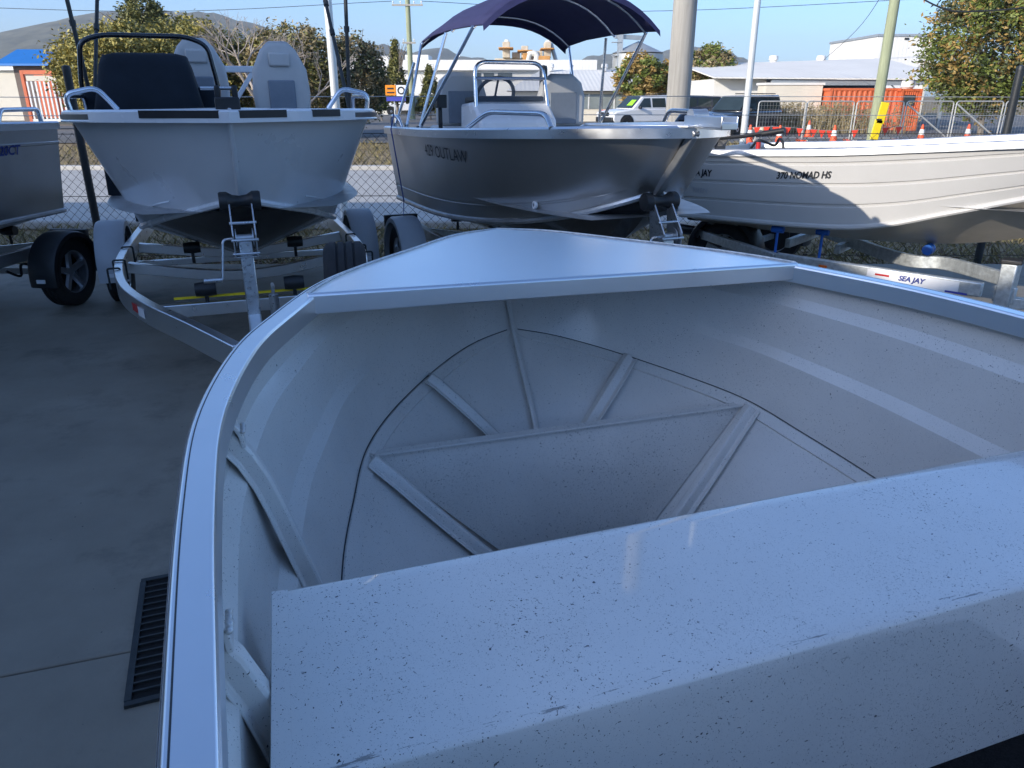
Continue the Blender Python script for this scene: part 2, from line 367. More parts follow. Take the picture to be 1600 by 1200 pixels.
# ---------------------------------------------------------------- boats: lofted hulls
def loft(st, n=6):
    """stations [(gunwale u,half,z),(chine u,half,z),(keel u,z)] -> three smooth lines (local x = -u forward)"""
    g = catmull([(-s[0][0], s[0][1], s[0][2]) for s in st], n); c = catmull([(-s[1][0], s[1][1], s[1][2]) for s in st], n)
    k = catmull([(-s[2][0], 0, s[2][1]) for s in st], n)
    for p in g+c: p.y = max(0, p.y)
    return g, c, k
def side_rows(g, c, sgn, strakes=(), amp=.008, sw=.035, bulge=0., fade=4, saw=False):
    """rows along the length; columns gunwale -> chine, with pressed strakes pushed out"""
    ts = [0]; hw = sw
    for t in strakes: ts += [t-hw, t-hw*.55, t+hw*.55, t+hw]
    ts += [.12, .9, 1]; ts += [i/10 for i in range(1, 10) if all(abs(i/10-t) > hw*1.3 for t in strakes)]
    ts = sorted(set(ts)); rows = []
    for i, (a, b) in enumerate(zip(g, c)):
        f = min(1, max(0, (i-fade)/6)); r = []
        for t in ts:
            p = a.lerp(b, t); off = bulge*4*t*(1-t)
            for s in strakes:
                if saw:
                    if t > s+hw*.5: off -= amp*f*max(0, 1-(t-s-hw*.5)/.24)
                elif abs(t-s) < hw*.6: off += amp*f
            r.append(Vector((p.x, sgn*(p.y+off*(1 if p.y > .02 else 0)), p.z)))
        rows.append(r)
    return rows
def lettering(text, size, m, parent, hullmb, x, z, side, reading=1, shear=.15, wide=1.0, name='lettering', bold=0., slope=0.):
    cu = bpy.data.curves.new('t', 'FONT'); cu.body = text; cu.size = size; cu.align_x = 'CENTER'; cu.align_y = 'CENTER'; cu.shear = shear; cu.offset = bold; cu.resolution_u = 3
    o = bpy.data.objects.new('t', cu); COL.objects.link(o); dg = bpy.context.evaluated_depsgraph_get()
    me = bpy.data.meshes.new_from_object(o.evaluated_get(dg)); bpy.data.objects.remove(o); me.name = name
    bvh = BVHTree.FromPolygons([Vector(v) for v in hullmb.v], hullmb.f)
    for v in me.vertices:
        lx = x+v.co.x*wide*reading; lz = z+v.co.y+slope*v.co.x*wide*reading
        h = bvh.ray_cast(Vector((lx, side*4, lz)), Vector((0, -side, 0)))
        v.co = (h[0]+Vector((0, side*.006, 0))) if h[0] is not None else Vector((lx, 0, lz))
    me.materials.append(M[m]); ob = bpy.data.objects.new(name, me); COL.objects.link(ob); ob.parent = parent; return ob
def boat(name, label, tip, heading, st, side_m, bottom_m, strakes=(), amp=.008, sw=.035, rail=(.05, .05), rail_m='bare_alu', floor_z=.95, inset=.05, chine_m=None):
    t = thing(name, label, 'boat', (tip[0], tip[1], 0), heading)
    g, c, k = loft(st); both = MB()
    for sgn, nm in ((-1, 'starboard'), (1, 'port')):
        mb = MB(); mb.grid(side_rows(g, c, sgn, strakes, amp, sw)); mb.build('side_sheet', side_m, t, smooth=30); both.add(mb.v, mb.f)
        mb = MB(); rows = []
        for a, b in zip(c, k):
            rows.append([Vector((a.x, sgn*a.y, a.z)).lerp(b, q/4) for q in range(5)])
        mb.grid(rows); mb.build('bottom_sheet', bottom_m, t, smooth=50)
        mb = MB(); ww, hh = rail
        mb.sweep([(p.x, sgn*(p.y-ww*.2), p.z) for p in g], [(-ww/2, -hh), (-ww/2, 0), (-ww*.3, .012), (ww*.3, .012), (ww/2, 0), (ww/2, -hh)]); mb.build('gunwale_rail', rail_m, t)
        if chine_m:
            mb = MB(); mb.tube([(p.x, sgn*(p.y+.004), p.z) for p in c[1:]], .022, 8); mb.build('chine_strip', chine_m, t)
    a, b, e = g[-1], c[-1], k[-1]
    mb = MB(); mb.prism([(a.y, a.z), (b.y, b.z), (0, e.z), (-b.y, b.z), (-a.y, a.z)], a.x, a.x+.03)
    mb.v = [(y, x, z) for x, y, z in mb.v]; mb.build('transom', side_m, t)
    # inner floor
    mb = MB(); L = [p for p in g if p.x < g[0].x-.35]
    mb.grid([[(p.x, -p.y*.86, floor_z), (p.x, p.y*.86, floor_z)] for p in L]); mb.build('floor', 'dull_alu', t)
    return t, g, c, k, both

# ---- foreground dinghy
FT = (-.0559, 2.6307); FH = radians(110)
fst = [((0, 0, 1.258), (.163, 0, .948), (.163, .948)), ((.08, .195, 1.256), (.19, .15, .915), (.25, .83)), ((.275, .40, 1.25), (.29, .31, .875), (.369, .684)),
       ((.44, .565, 1.245), (.46, .49, .825), (.5, .46)), ((.6, .69, 1.24), (.64, .61, .79), (.65, .25)), ((.82, .80, 1.234), (.83, .68, .745), (.83, .19)),
       ((1.03, .885, 1.228), (1.03, .74, .70), (1.03, .18)), ((1.32, .945, 1.22), (1.32, .79, .65), (1.32, .20)), ((1.6, .96, 1.212), (1.6, .82, .62), (1.6, .24)),
       ((2.0, .957, 1.2), (2.0, .835, .6), (2.0, .30)), ((2.8, .94, 1.18), (2.8, .83, .575), (2.8, .36)), ((3.7, .90, 1.16), (3.7, .8, .56), (3.7, .36))]
fg = thing('dinghy', 'open beige aluminium dinghy with a plain bench seat and bare foredeck in the foreground', 'boat', (FT[0], FT[1], 0), FH)
G, C, K = loft(fst, 8)
def roll(p): return Vector((p[0], p[1], p[2]+.02*p[1]))
for sgn, wf in ((-1, 1.035), (1, .97)):
    cc = [Vector((p.x, p.y*wf, p.z)) for p in C]
    rows = side_rows(G, cc, sgn, (.24, .60), .017, .055, .012, 22, True)
    mb = MB(); mb.grid([[roll(p) for p in r] for r in rows]); mb.build('side_sheet', 'boat_paint', fg, smooth=13)
    mb = MB(); mb.grid([[roll(Vector((a.x, sgn*a.y, a.z)).lerp(b, q/5)) for q in range(6)] for a, b in zip(cc, K)]); mb.build('bottom_sheet', 'boat_paint', fg, smooth=50)
    # flat joining strip that follows the chine inside
    st_rows = []
    for i, (a, b) in enumerate(zip(cc, K)):
        a3 = Vector((a.x, sgn*a.y, a.z)); d = (b-a3); d = d.normalized() if d.length > 1e-4 else Vector((-.3, 0, -.9)); w_ = .036*min(1, i/5+.15)
        up = Vector((0, -sgn*.0045, .004))
        st_rows.append([roll(a3-d*.004+up*.1), roll(a3+up*1.2), roll(a3+d*w_+up*1.2), roll(a3+d*(w_+.003))])
    mb = MB(); mb.grid(st_rows); mb.build('chine_strip', 'boat_paint', fg, smooth=25)
    mb = MB(); mb.tube([r[0]+Vector((0, -sgn*.002, .003)) for r in st_rows[1:]], .0016, 5); mb.build('chine_seam', 'rub_rail', fg)
    # gunwale extrusion: wide flat top, outer lip, inner lip
    prof = [(-.024, -.045), (-.024, 0), (-.021, .006), (.019, .006), (.023, 0), (.023, -.012), (.017, -.012), (.017, -.002), (-.018, -.002), (-.018, -.045)]
    if sgn == 1: prof = [(-x, y) for x, y in prof][::-1]
    path = [roll((p.x, sgn*max(0, p.y-.024), p.z)) for p in G]
    # starboard and port: outer side is away from the centreline
    mb = MB(); mb.sweep(path, [(x*(-1), y) for x, y in prof] if True else prof); mb.build('gunwale_rail', 'bare_alu', fg, bevel=.0015, smooth=25)
    mb = MB(); mb.tube([roll((p.x, sgn*max(0, p.y-.010), p.z+.0055)) for p in G[1:]], .0012, 5); mb.build('rail_groove', 'rub_rail', fg)
    # painted band inside the rail
    mb = MB(); mb.grid([[roll((p.x, sgn*(p.y-.040), p.z-.004)), roll((p.x, sgn*(p.y-.038), p.z-.040)), roll((p.x, sgn*(p.y-.004), p.z-.047))] for p in G[12:]]); mb.build('rail_flange', 'boat_paint', fg, smooth=25)
a, b, e = G[-1], C[-1], K[-1]
mb = MB(); mb.prism([(a.y, a.z), (b.y, b.z), (0, e.z), (-b.y, b.z), (-a.y, a.z)], a.x-.03, a.x); mb.v = [(y, x, z) for x, y, z in mb.v]; mb.build('transom', 'boat_paint', fg)
def at_line(Lm, u):
    for p, q in zip(Lm, Lm[1:]):
        if -p.x <= u <= -q.x:
            return p.lerp(q, (u+p.x)/max(1e-6, (-q.x+p.x)))
    return Lm[-1]
# foredeck
UD = .695
edge = [p for p in G if -p.x < UD]; e2 = at_line(G, UD); edge.append(e2)
rows = []
for p in edge:
    y = max(0, p.y-.03); rows.append([roll((p.x, -y+2*y*i/6, p.z+.009+.004*(1-((i-3)/3)**2))) for i in range(7)])
mb = MB(); mb.grid(rows); deck = mb.build('foredeck', 'deck_alu', fg, smooth=30)
mb = MB(); z = e2.z+.012; y = e2.y-.03
for p, q in (((-UD-.0, -y, z), (-UD-.0, y, z)),):
    mb.sweep([roll(p), roll(q)], [(-.012, -.05), (.003, -.05), (.003, 0), (-.006, .002), (-.012, -.004)])
mb.build('deck_fascia', 'bare_alu', fg, bevel=.003)
mb = MB(); rim = [roll((p.x, sg*(max(0, p.y-.032)), p.z+.012)) for sg, pp in ((-1, edge[::-1]), (1, edge[1:])) for p in pp]
mb.tube(rim, .0035, 6); mb.build('deck_weld', 'weld', fg)
# keel strip up the stem
mb = MB(); kk = [roll((-.03, 0, 1.2))]+[roll((p.x-.012, 0, p.z+.01)) for p in K[:60]]
mb.sweep(kk, [(-.008, -.004), (-.008, .005), (-.004, .008), (.004, .008), (.008, .005), (.008, -.004)]); mb.build('keel_strip', 'boat_paint', fg, smooth=50)
def hull_pt(u, q, sgn, lift=0.):
    """point on the inside of the bottom, q=0 at the chine, 1 at the keel"""
    wf = 1.035 if sgn < 0 else .97
    a = at_line(C, u); b = at_line(K, u); p = Vector((a.x, sgn*a.y*wf, a.z)).lerp(b, q); n = Vector((0, -sgn*.45, .9)).normalized()
    return roll(p+n*lift)
def top_hat(name, pts, up, wd=.034, h=.030, m='boat_paint'):
    mb = MB()
    prof = [(-wd-.016, 0), (-wd-.016, .004), (-wd, .005), (-wd*.72, h*.8), (-wd*.5, h), (wd*.5, h), (wd*.72, h*.8), (wd, .005), (wd+.016, .004), (wd+.016, 0)]
    mb.sweep(pts, prof, up); return mb.build(name, m, fg, bevel=.002, smooth=35)
def bead(name, c, d, n=7, r=.007, L=.045):
    """a run of weld ripples"""
    mb = MB(); c = Vector(c); d = Vector(d).normalized()
    for i in range(n):
        p = c+d*(i/(n-1)-.5)*L; rr = r*(.8+.4*random.random())
        mb.lathe([(0, rr*.7), (rr*.7, rr*.5), (rr, 0), (rr*.7, -rr*.5), (0, -rr*.7)], 8, p)
    return mb.build(name, 'weld', fg, smooth=70)
random.seed(4)
for sgn in (-1, 1):
    up = (0, -sgn*.55, .83)
    for (u0, u1, q1) in ((.335, .47, .86), (.672, .85, .93), (1.25, 1.26, .95), (1.74, 1.74, .95)):
        pts = [hull_pt(u0+(u1-u0)*i/8, .02+(q1-.02)*i/8, sgn, .004 if i else -.001) for i in range(9)]
        top_hat('bottom_rib', pts, up, wd=.020, h=.030)
        if u0 < 1: bead('weld_bead', hull_pt(u0-.004, .03, sgn, .016), (1, .3*sgn, .2), 6, .005, .04)
    # side frames that run up to the rail
    for u in ((1.25, 1.745, 2.4) if sgn == 1 else (1.50, 2.0, 2.6)):
        a = at_line(G, u); b = at_line(C, u); pts = []
        for i in range(11):
            t = .13+.85*i/10; p = a.lerp(b, t); off = .004 if i else .0
            pts.append(roll((p.x, sgn*(p.y-.014+(.030, .010, .002, 0, 0, 0, 0, 0, 0, 0, 0)[i]), p.z)))
        mb = MB(); prof = []
        wd, h = .021, .032
        prof = [(-wd-.012, 0), (-wd-.012, .004), (-wd, .006), (-wd*.8, h*.85), (-wd*.55, h), (wd*.55, h), (wd*.8, h*.85), (wd, .006), (wd+.012, .004), (wd+.012, 0)]
        mb.sweep(pts, prof, (0, -sgn, .12)); mb.build('side_frame', 'boat_paint', fg, bevel=.003, smooth=35)
        # bent-over top of the frame, welded to the rail
        p = a.lerp(b, .13); q = a.lerp(b, .045)
        mb = MB(); tp = arc_round([roll((p.x, sgn*(p.y-.032), p.z-.02)), roll((p.x, sgn*(p.y-.030), p.z+.006)), roll((q.x, sgn*(q.y-.012), q.z+.004))], .02, 4)
        mb.sweep(tp, [(-.02, -.004), (.02, -.004), (.018, .004), (-.018, .004)], (0, -sgn, .3)); mb.build('frame_tab', 'boat_paint', fg, bevel=.002)
        bead('weld_bead', roll((p.x+.028, sgn*(p.y-.022), p.z+.022)), (.9, 0, .35), 11, .0062, .05)
        bead('weld_bead', roll((p.x-.002, sgn*(p.y-.034), p.z+.010)), (1, 0, 0), 9, .0052, .034)
# forward bulkhead between the second pair of ribs
ub = .642
mb = MB(); cL = hull_pt(ub, .02, 1); cR = hull_pt(ub, .02, -1); kz = at_line(K, ub).z
top = [cL.lerp(cR, i/10) for i in range(11)]
rows = []
for i, p in enumerate(top):
    f = abs(i-5)/5; zb = kz+(p.z-kz)*f
    rows.append([Vector((p.x-.003, p.y, p.z)), Vector((p.x-.003-.13*(1-f), p.y, zb-.05*(1-f))), ])
mb.grid(rows); mb.grid([[r[0], Vector((r[0].x+.022, r[0].y, r[0].z+.003)), Vector((r[0].x+.024, r[0].y, r[0].z-.008))] for r in rows])
mb.build('bulkhead', 'seat_paint', fg, smooth=30)
mb = MB(); mb.sweep([r[0]+Vector((-.002, 0, .001)) for r in rows], [(-.004, -.006), (.008, -.003), (.008, .001), (.003, .003), (-.002, .0025), (-.004, 0)]); mb.build('bulkhead_fold', 'boat_paint', fg, smooth=50)
# bench seat
y0, y1 = .852, -.90
def seat_z(y): return 1.040+.0155*y
uf, ua = 1.556, 1.895; zbot = .735
mb = MB(); prof = []
for (u, dz) in ((uf, zbot-1.04), (uf, -.03), (uf, -.008), (uf+.002, -.002), (uf+.007, 0), (uf+.03, 0), (ua-.03, 0), (ua-.007, 0), (ua-.002, -.002), (ua, -.008), (ua+.001, -.03), (ua+.004, zbot-1.04)): prof.append((u, dz))
def sy_(u, i): return (y0+.012+(u-uf)*.06)*(1-i/12)+y1*i/12
rows = [[(-u, sy_(u, i), seat_z(sy_(u, i))+dz) for u, dz in prof] for i in range(13)]
mb.grid(rows); mb.build('bench_seat', 'seat_paint', fg, smooth=50)
mb = MB(); y = y0
mb.sweep([(-uf-.004, sy_(uf, 0)-.010, seat_z(y)+.0005), (-ua+.008, sy_(ua, 0)-.010, seat_z(y)+.0005)], [(-.011, -.003), (-.011, .0008), (.010, .0016), (.0115, -.003)])
mb.add([(-u, sy_(u, 0), seat_z(y)+dz) for u, dz in prof], [tuple(range(len(prof)))]); mb.build('seat_end', 'seat_paint', fg)
mb = MB(); mb.grid([[(-.9-i*.28, -at_line(C, .9+i*.28).y*.82, .555), (-.9-i*.28, at_line(C, .9+i*.28).y*.82, .555)] for i in range(11)]); mb.build('floor_carpet', 'carpet', fg)

# ---------------------------------------------------------------- wheels and trailers
def wheel(parent, c, r=.29, wdt=.165, out=1, name='wheel', tyre_n=40):
    wh = bpy.data.objects.new(name, None); COL.objects.link(wh); wh.parent = parent; wh.location = c
    h = wdt/2; mb = MB()
    prof = [(r*.62, -h*.82), (r*.72, -h), (r*.9, -h*1.02), (r*.975, -h*.86)]
    for i in range(4):
        y = -h*.78+i*h*.40
        prof += [(r, y), (r, y+h*.28), (r*.972, y+h*.30), (r*.972, y+h*.38)]
    prof = prof[:-2]+[(r*.975, h*.86), (r*.9, h*1.02), (r*.72, h), (r*.62, h*.82)]
    mb.lathe(prof, tyre_n, axis='Y'); mb.build('tyre', 'rubber', wh, smooth=35)
    mb = MB(); s = out
    mb.lathe([(r*.63, -h*.8), (r*.6, -h*.7), (r*.58, 0), (r*.6, h*.7), (r*.63, h*.8)], 32, axis='Y')
    mb.lathe([(0, s*h*.35), (r*.16, s*h*.42), (r*.2, s*h*.3)], 20, axis='Y')
    for k in range(5):
        a = 2*pi*k/5+.3
        mb.sweep([(r*.12*cos(a), s*h*.32, r*.12*sin(a)), (r*.6*cos(a), s*h*.5, r*.6*sin(a))], [(-r*.1, -.01), (r*.1, -.01), (r*.07, .012), (-r*.07, .012)], (0, s, 0))
    mb.build('rim', 'rim', wh, smooth=35)
    mb = MB(); mb.lathe([(0, -h*.1*s), (r*.6, -h*.1*s)], 24, axis='Y'); mb.build('hub_backing', 'black_plastic', wh)
    return wh
def mudguard(parent, c, r, wd, m, a0=-8, a1=188, flat=.0, lamp=True):
    mb = MB(); rows = []
    for i in range(21):
        a = radians(a0+(a1-a0)*i/20); x = cos(a)*(r+flat*abs(cos(a))*.15); zz = sin(a)*r
        if sin(a) < .2: zz -= .03
        rr = [Vector((x*.86, -wd/2, zz*.86)), Vector((x*.97, -wd/2, zz*.97)), Vector((x, -wd/2+.02, zz)), Vector((x*1.01, 0, zz*1.01)), Vector((x, wd/2-.02, zz)), Vector((x*.97, wd/2, zz*.97)), Vector((x*.86, wd/2, zz*.86))]
        rows.append([p+Vector(c) for p in rr])
    mb.grid(rows); g = mb.build('mudguard', m, parent, smooth=40)
    if lamp:
        p = Vector(c)+Vector((cos(radians(a0))*r*1.02+.01, 0, -.02)); mb = MB(); mb.box(p, (.012, .07, .03)); mb.build('reflector', 'reflector', g)
    return g
def winch_post(t, u, z0, z1, m='zinc', s=1.):
    wp = bpy.data.objects.new('winch_post', None); COL.objects.link(wp); wp.parent = t; wp.location = (-u, 0, 0)
    mb = MB(); mb.bar((0.03, 0, z0), (-.02, 0, z1-.22), .075, .075, (1, 0, 0)); mb.build('post', m, wp, bevel=.006)
    mb = MB()
    for y in (-.062, .062):
        mb.prism([(-.09, z1-.30), (.05, z1-.30), (.06, z1-.17), (-.10, z1+.03), (-.13, z1+.03)], y-.004, y+.004)
    for zz, x in ((z1-.28, .045), (z1-.20, .055), (z1-.11, .0)): mb.tube([(x, -.075, zz), (x, .075, zz)], .009, 8)
    mb.bar((-.02, -.07, z1-.3), (-.02, .07, z1-.3), .12, .008)
    mb.build('winch_frame', 'zinc', wp, bevel=.002)
    mb = MB(); mb.lathe([(0, -.05), (.055, -.05), (.055, -.044), (.022, -.044), (.022, .044), (.055, .044), (.055, .05), (0, .05)], 20, (-.02, 0, z1-.20), 'Y'); mb.build('winch_drum', 'dull_alu', wp)
    mb = MB(); mb.tube(arc_round([(-.02, -.07, z1-.2), (-.0, -.12, z1-.2), (.05, -.15, z1-.42)], .04), .008, 8); mb.tube([(.05, -.15, z1-.42), (.05, -.25, z1-.42)], .014, 10); mb.build('winch_handle', 'zinc', wp)
    mb = MB(); mb.lathe([(0, -.115), (.05, -.115), (.055, -.105), (.055, -.07), (.036, -.04), (.030, 0), (.036, .04), (.055, .07), (.055, .105), (.05, .115), (0, .115)], 20, (-.115, 0, z1), 'Y'); mb.build('bow_roller', 'black_plastic', wp, smooth=30)
    return wp
def trailer(name, label, tip, heading, rails, axle_u, track, wr, cross, post, guard_m='guard_grey', frame_m='galv', guard_gap=.06, draw=(-.2, -1.1), rail_sz=(.05, .1), zr=.47, wheel_out=True, jockey=True, guards=True):
    """rails: control points (u, half, z) of the side rail, from the back to the front"""
    t = thing(name, label, 'trailer', (tip[0], tip[1], 0), heading)
    path = catmull([(-u, h, z) for u, h, z in rails], 6)
    for sgn in (-1, 1):
        mb = MB(); mb.sweep([(p.x, sgn*p.y, p.z) for p in path], [(-rail_sz[0]/2, -rail_sz[1]/2), (rail_sz[0]/2, -rail_sz[1]/2), (rail_sz[0]/2, rail_sz[1]/2), (-rail_sz[0]/2, rail_sz[1]/2)]); mb.build('side_rail', frame_m, t, bevel=.006, smooth=30)
        y = sgn*track
        wheel(t, (-axle_u, y, wr), wr, .165, sgn)
        if guards: mudguard(t, (-axle_u, y, wr+.01), wr+guard_gap, .23, guard_m)
        mb = MB(); mb.box((-rails[0][0]+.05, sgn*track*.8, zr+.06), (.05, .34, .11)); lamp = mb.build('tail_lamp', 'black_plastic', t, bevel=.006)
    mb = MB(); mb.bar((-axle_u, -track+.1, wr), (-axle_u, track-.1, wr), .05, .05); mb.build('axle', frame_m, t, bevel=.004)
    for (u, h, dz, sag) in cross:
        mb = MB(); pts = [(-u, -h, zr+dz), (-u-.0, -h*.4, zr+dz-sag), (-u, 0, zr+dz-sag*1.3), (-u, h*.4, zr+dz-sag), (-u, h, zr+dz)]
        mb.sweep(catmull(pts, 4), [(-.025, -.04), (.025, -.04), (.025, .04), (-.025, .04)]); cm = mb.build('cross_member', frame_m, t, bevel=.005, smooth=30)
        for y in (-h*.45, h*.45):
            mb = MB(); mb.tube([(-u, y, zr+dz), (-u, y, zr+dz+.10)], .012, 8); mb.lathe([(0, -.06), (.04, -.06), (.045, 0), (.04, .06), (0, .06)], 14, (-u, y, zr+dz+.12), 'Y'); mb.build('roller', 'black_plastic', cm)
    if post: winch_post(t, post[0], zr-.02, post[1])
    mb = MB(); mb.bar((-draw[0]-.5, 0, zr-.02), (-draw[1], 0, zr-.03), .075, .075); mb.build('drawbar', frame_m, t, bevel=.006)
    mb = MB(); x = -draw[1]; mb.box((x+.07, 0, zr), (.16, .07, .07)); mb.lathe([(0, .06), (.035, .05), (.045, .01), (.04, -.03)], 14, (x+.17, 0, zr)); mb.build('coupling', 'zinc', t, bevel=.008)
    if jockey:
        mb = MB(); mb.tube([(x-.25, .09, .2), (x-.25, .09, zr+.35)], .022, 10); mb.tube([(x-.25, .09, zr+.35), (x-.25, .09, zr+.4), (x-.17, .09, zr+.4)], .008, 6); j = mb.build('jockey_stand', 'zinc', t)
        mb = MB(); mb.lathe([(0, -.025), (.09, -.025), (.1, 0), (.09, .025), (0, .025)], 20, (x-.25, .09, .1), 'Y'); mb.bar((x-.25, .05, .1), (x-.25, .05, .24), .03, .006, (0, 1, 0)); mb.build('jockey_wheel', 'black_plastic', j)
    return t

# ---- foreground dinghy's trailer (mostly hidden) with the spare wheel beside the bow
ft = trailer('dinghy_trailer', 'galvanised trailer under the foreground dinghy with a spare tyre by the bow', FT, FH, [(3.4, .70, .30), (2.0, .70, .30), (.9, .55, .30), (-.2, .12, .32)], 2.5, .95, .28, [(3.2, .68, 0, .12), (2.2, .68, 0, .12), (1.2, .58, 0, .1)], None, zr=.28, draw=(-.1, -.95), jockey=False, guards=False)
sp = wheel(ft, (0, 0, 0), .29, .19, 1, 'spare_wheel')
p = atz(543, 398, 1.05); fwd = Vector((cos(FH), sin(FH))); rel = Vector((p.x-FT[0], p.y-FT[1])); left = Vector((-fwd.y, fwd.x))
sp.location = (rel.dot(fwd)+.25, rel.dot(left)-.02, .77); sp.rotation_euler = (0, 0, radians(-8))
mb = MB(); lx, ly = rel.dot(fwd)+.25, rel.dot(left)-.14; mb.bar((.1, .05, .32), (lx, ly, .36), .05, .05); mb.bar((lx, ly, .33), (lx, ly, .80), .05, .05, (1, 0, 0)); mb.build('spare_bracket', 'galv', ft, bevel=.004)

# ---------------------------------------------------------------- white centre console boat, bow on
W2T = (-1.53, 4.30); W2H = atan2(-.94, .34)
st2 = [((0, 0, 1.62), (.25, 0, 1.13), (.25, 1.13)), ((.16, .35, 1.62), (.40, .22, 1.065), (.44, .96)), ((.42, .68, 1.617), (.68, .44, .985), (.72, .76)), ((.82, .89, 1.61), (1.04, .60, .895), (1.1, .63)),
       ((1.25, .965, 1.60), (1.5, .68, .82), (1.6, .57)), ((2.2, .97, 1.58), (2.3, .70, .76), (2.3, .54)), ((4.2, .93, 1.54), (4.2, .69, .72), (4.2, .53))]
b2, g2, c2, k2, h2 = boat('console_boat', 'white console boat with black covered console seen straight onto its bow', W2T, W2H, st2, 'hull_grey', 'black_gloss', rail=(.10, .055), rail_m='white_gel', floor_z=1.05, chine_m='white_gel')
mb = MB(); mb.grid([[(p.x-.02, -max(0, p.y-.05), p.z+.01), (p.x-.02, 0, p.z+.02), (p.x-.02, max(0, p.y-.05), p.z+.01)] for p in g2 if p.x > -1.15]); mb.build('foredeck', 'white_gel', b2)
for sgn in (-1, 1):
    mb = MB(); mb.sweep([(p.x, sgn*(p.y+.032), p.z-.026) for p in g2], [(-.008, -.014), (-.008, .014), (.008, .014), (.008, -.014)]); mb.build('rub_rail', 'rub_rail', b2)
    mb = MB(); mb.tube([(p.x, sgn*(p.y+.034), p.z-.05) for p in g2], .008, 6); mb.build('rub_strip', 'white_gel', b2)
    # pressed crease near the bow
    mb = MB(); mb.tube([tuple(Vector((a.x, sgn*a.y, a.z)).lerp(Vector((b.x, sgn*b.y, b.z)), .86)+Vector((0, sgn*.004, 0))) for a, b in list(zip(g2, c2))[10:]], .006, 6); mb.build('spray_strake', 'hull_grey', b2)
    # folded grab rails each side
    y = sgn*.91; mb = MB(); mb.tube(arc_round([(-1.0, y, 1.60), (-1.0, y+sgn*.02, 1.71), (-1.0, y-sgn*.16, 1.75), (-1.0, y-sgn*.26, 1.62)], .05), .016, 10)
    mb.tube(arc_round([(-1.0, y+sgn*.01, 1.70), (-1.7, y+sgn*.02, 1.70), (-1.75, y+sgn*.02, 1.59)], .05), .016, 10); mb.build('grab_rail', 'tube_alu', b2)
for (ya, yb) in ((.05, .30), (.45, .62), (-.05, -.45)):
    mb = MB(); pts = []
    for i in range(7):
        y = ya+(yb-ya)*i/6; k_ = next(j for j in range(1, len(g2)) if g2[j].y >= abs(y)); p = g2[k_-1].lerp(g2[k_], (abs(y)-g2[k_-1].y)/max(1e-6, g2[k_].y-g2[k_-1].y)); pts.append((p.x+.040, y*1.02, p.z-.012))
    mb.sweep(pts, [(-.006, -.02), (-.006, .02), (.006, .02), (.006, -.02)]); mb.build('step_pad', 'black_plastic', b2)
mb = MB(); mb.box((-.12, .0, 1.66), (.14, .13, .07)); mb.box((-.12, -.045, 1.72), (.05, .03, .07)); mb.box((-.12, .045, 1.72), (.05, .03, .07)); bo = mb.build('anchor_roller', 'black_plastic', b2, bevel=.008)
mb = MB(); mb.tube([(g2[0].x+.006, 0, 1.60), (c2[0].x+.004, 0, 1.14)], .014, 8); mb.build('stem_bead', 'hull_grey', b2)
mb = MB(); mb.tube([(-.12, -.13, 1.74), (-.12, .06, 1.74)], .009, 8); mb.build('roller_pin', 'zinc', bo)
# covered console with its rail: set out across the boat (y) behind the foredeck
mb = MB(); cx = -1.75
def shell(mb, rings):
    mb.grid([r+[r[0]] for r in rings]); mb.add(rings[-1], [tuple(range(len(rings[-1])))])
def rrect(x, hx, y, hy, z, r=.06, n=4):
    out = []
    for (sx, sy, a0) in ((1, 1, 0), (-1, 1, 90), (-1, -1, 180), (1, -1, 270)):
        for k in range(n+1):
            a = radians(a0+90*k/n); out.append(Vector((x+sx*(hx-r)+r*cos(a), y+sy*(hy-r)+r*sin(a), z)))
    return out
shell(mb, [rrect(cx, .34, -.50, .36, 1.05), rrect(cx, .34, -.50, .35, 1.60), rrect(cx-.02, .32, -.50, .33, 1.70, .07), rrect(cx-.06, .28, -.50, .29, 1.90, .08), rrect(cx-.08, .22, -.50, .27, 1.965, .09), rrect(cx-.09, .1, -.50, .2, 1.985, .08)])
mb.build('console_cover', 'black_cover', b2, smooth=60)
for y in (-.5-.37, -.5+.37):
    mb = MB(); shell(mb, [rrect(cx-.1, .14, y, .07, 1.4, .04), rrect(cx-.1, .14, y, .07, 1.72, .04), rrect(cx-.1, .1, y, .05, 1.76, .03)]); mb.build('console_wing', 'black_cover', b2, smooth=60)
mb = MB(); mb.tube(arc_round([(cx-.15, -.5-.36, 1.45), (cx-.15, -.5-.47, 1.70), (cx-.15, -.5-.42, 2.06), (cx-.15, -.5-.28, 2.105), (cx-.15, -.5+.28, 2.105), (cx-.15, -.5+.42, 2.05), (cx-.15, -.5+.47, 1.70), (cx-.15, -.5+.36, 1.45)], .13, 6), .017, 10); mb.build('console_rail', 'black_gloss', b2, smooth=70)
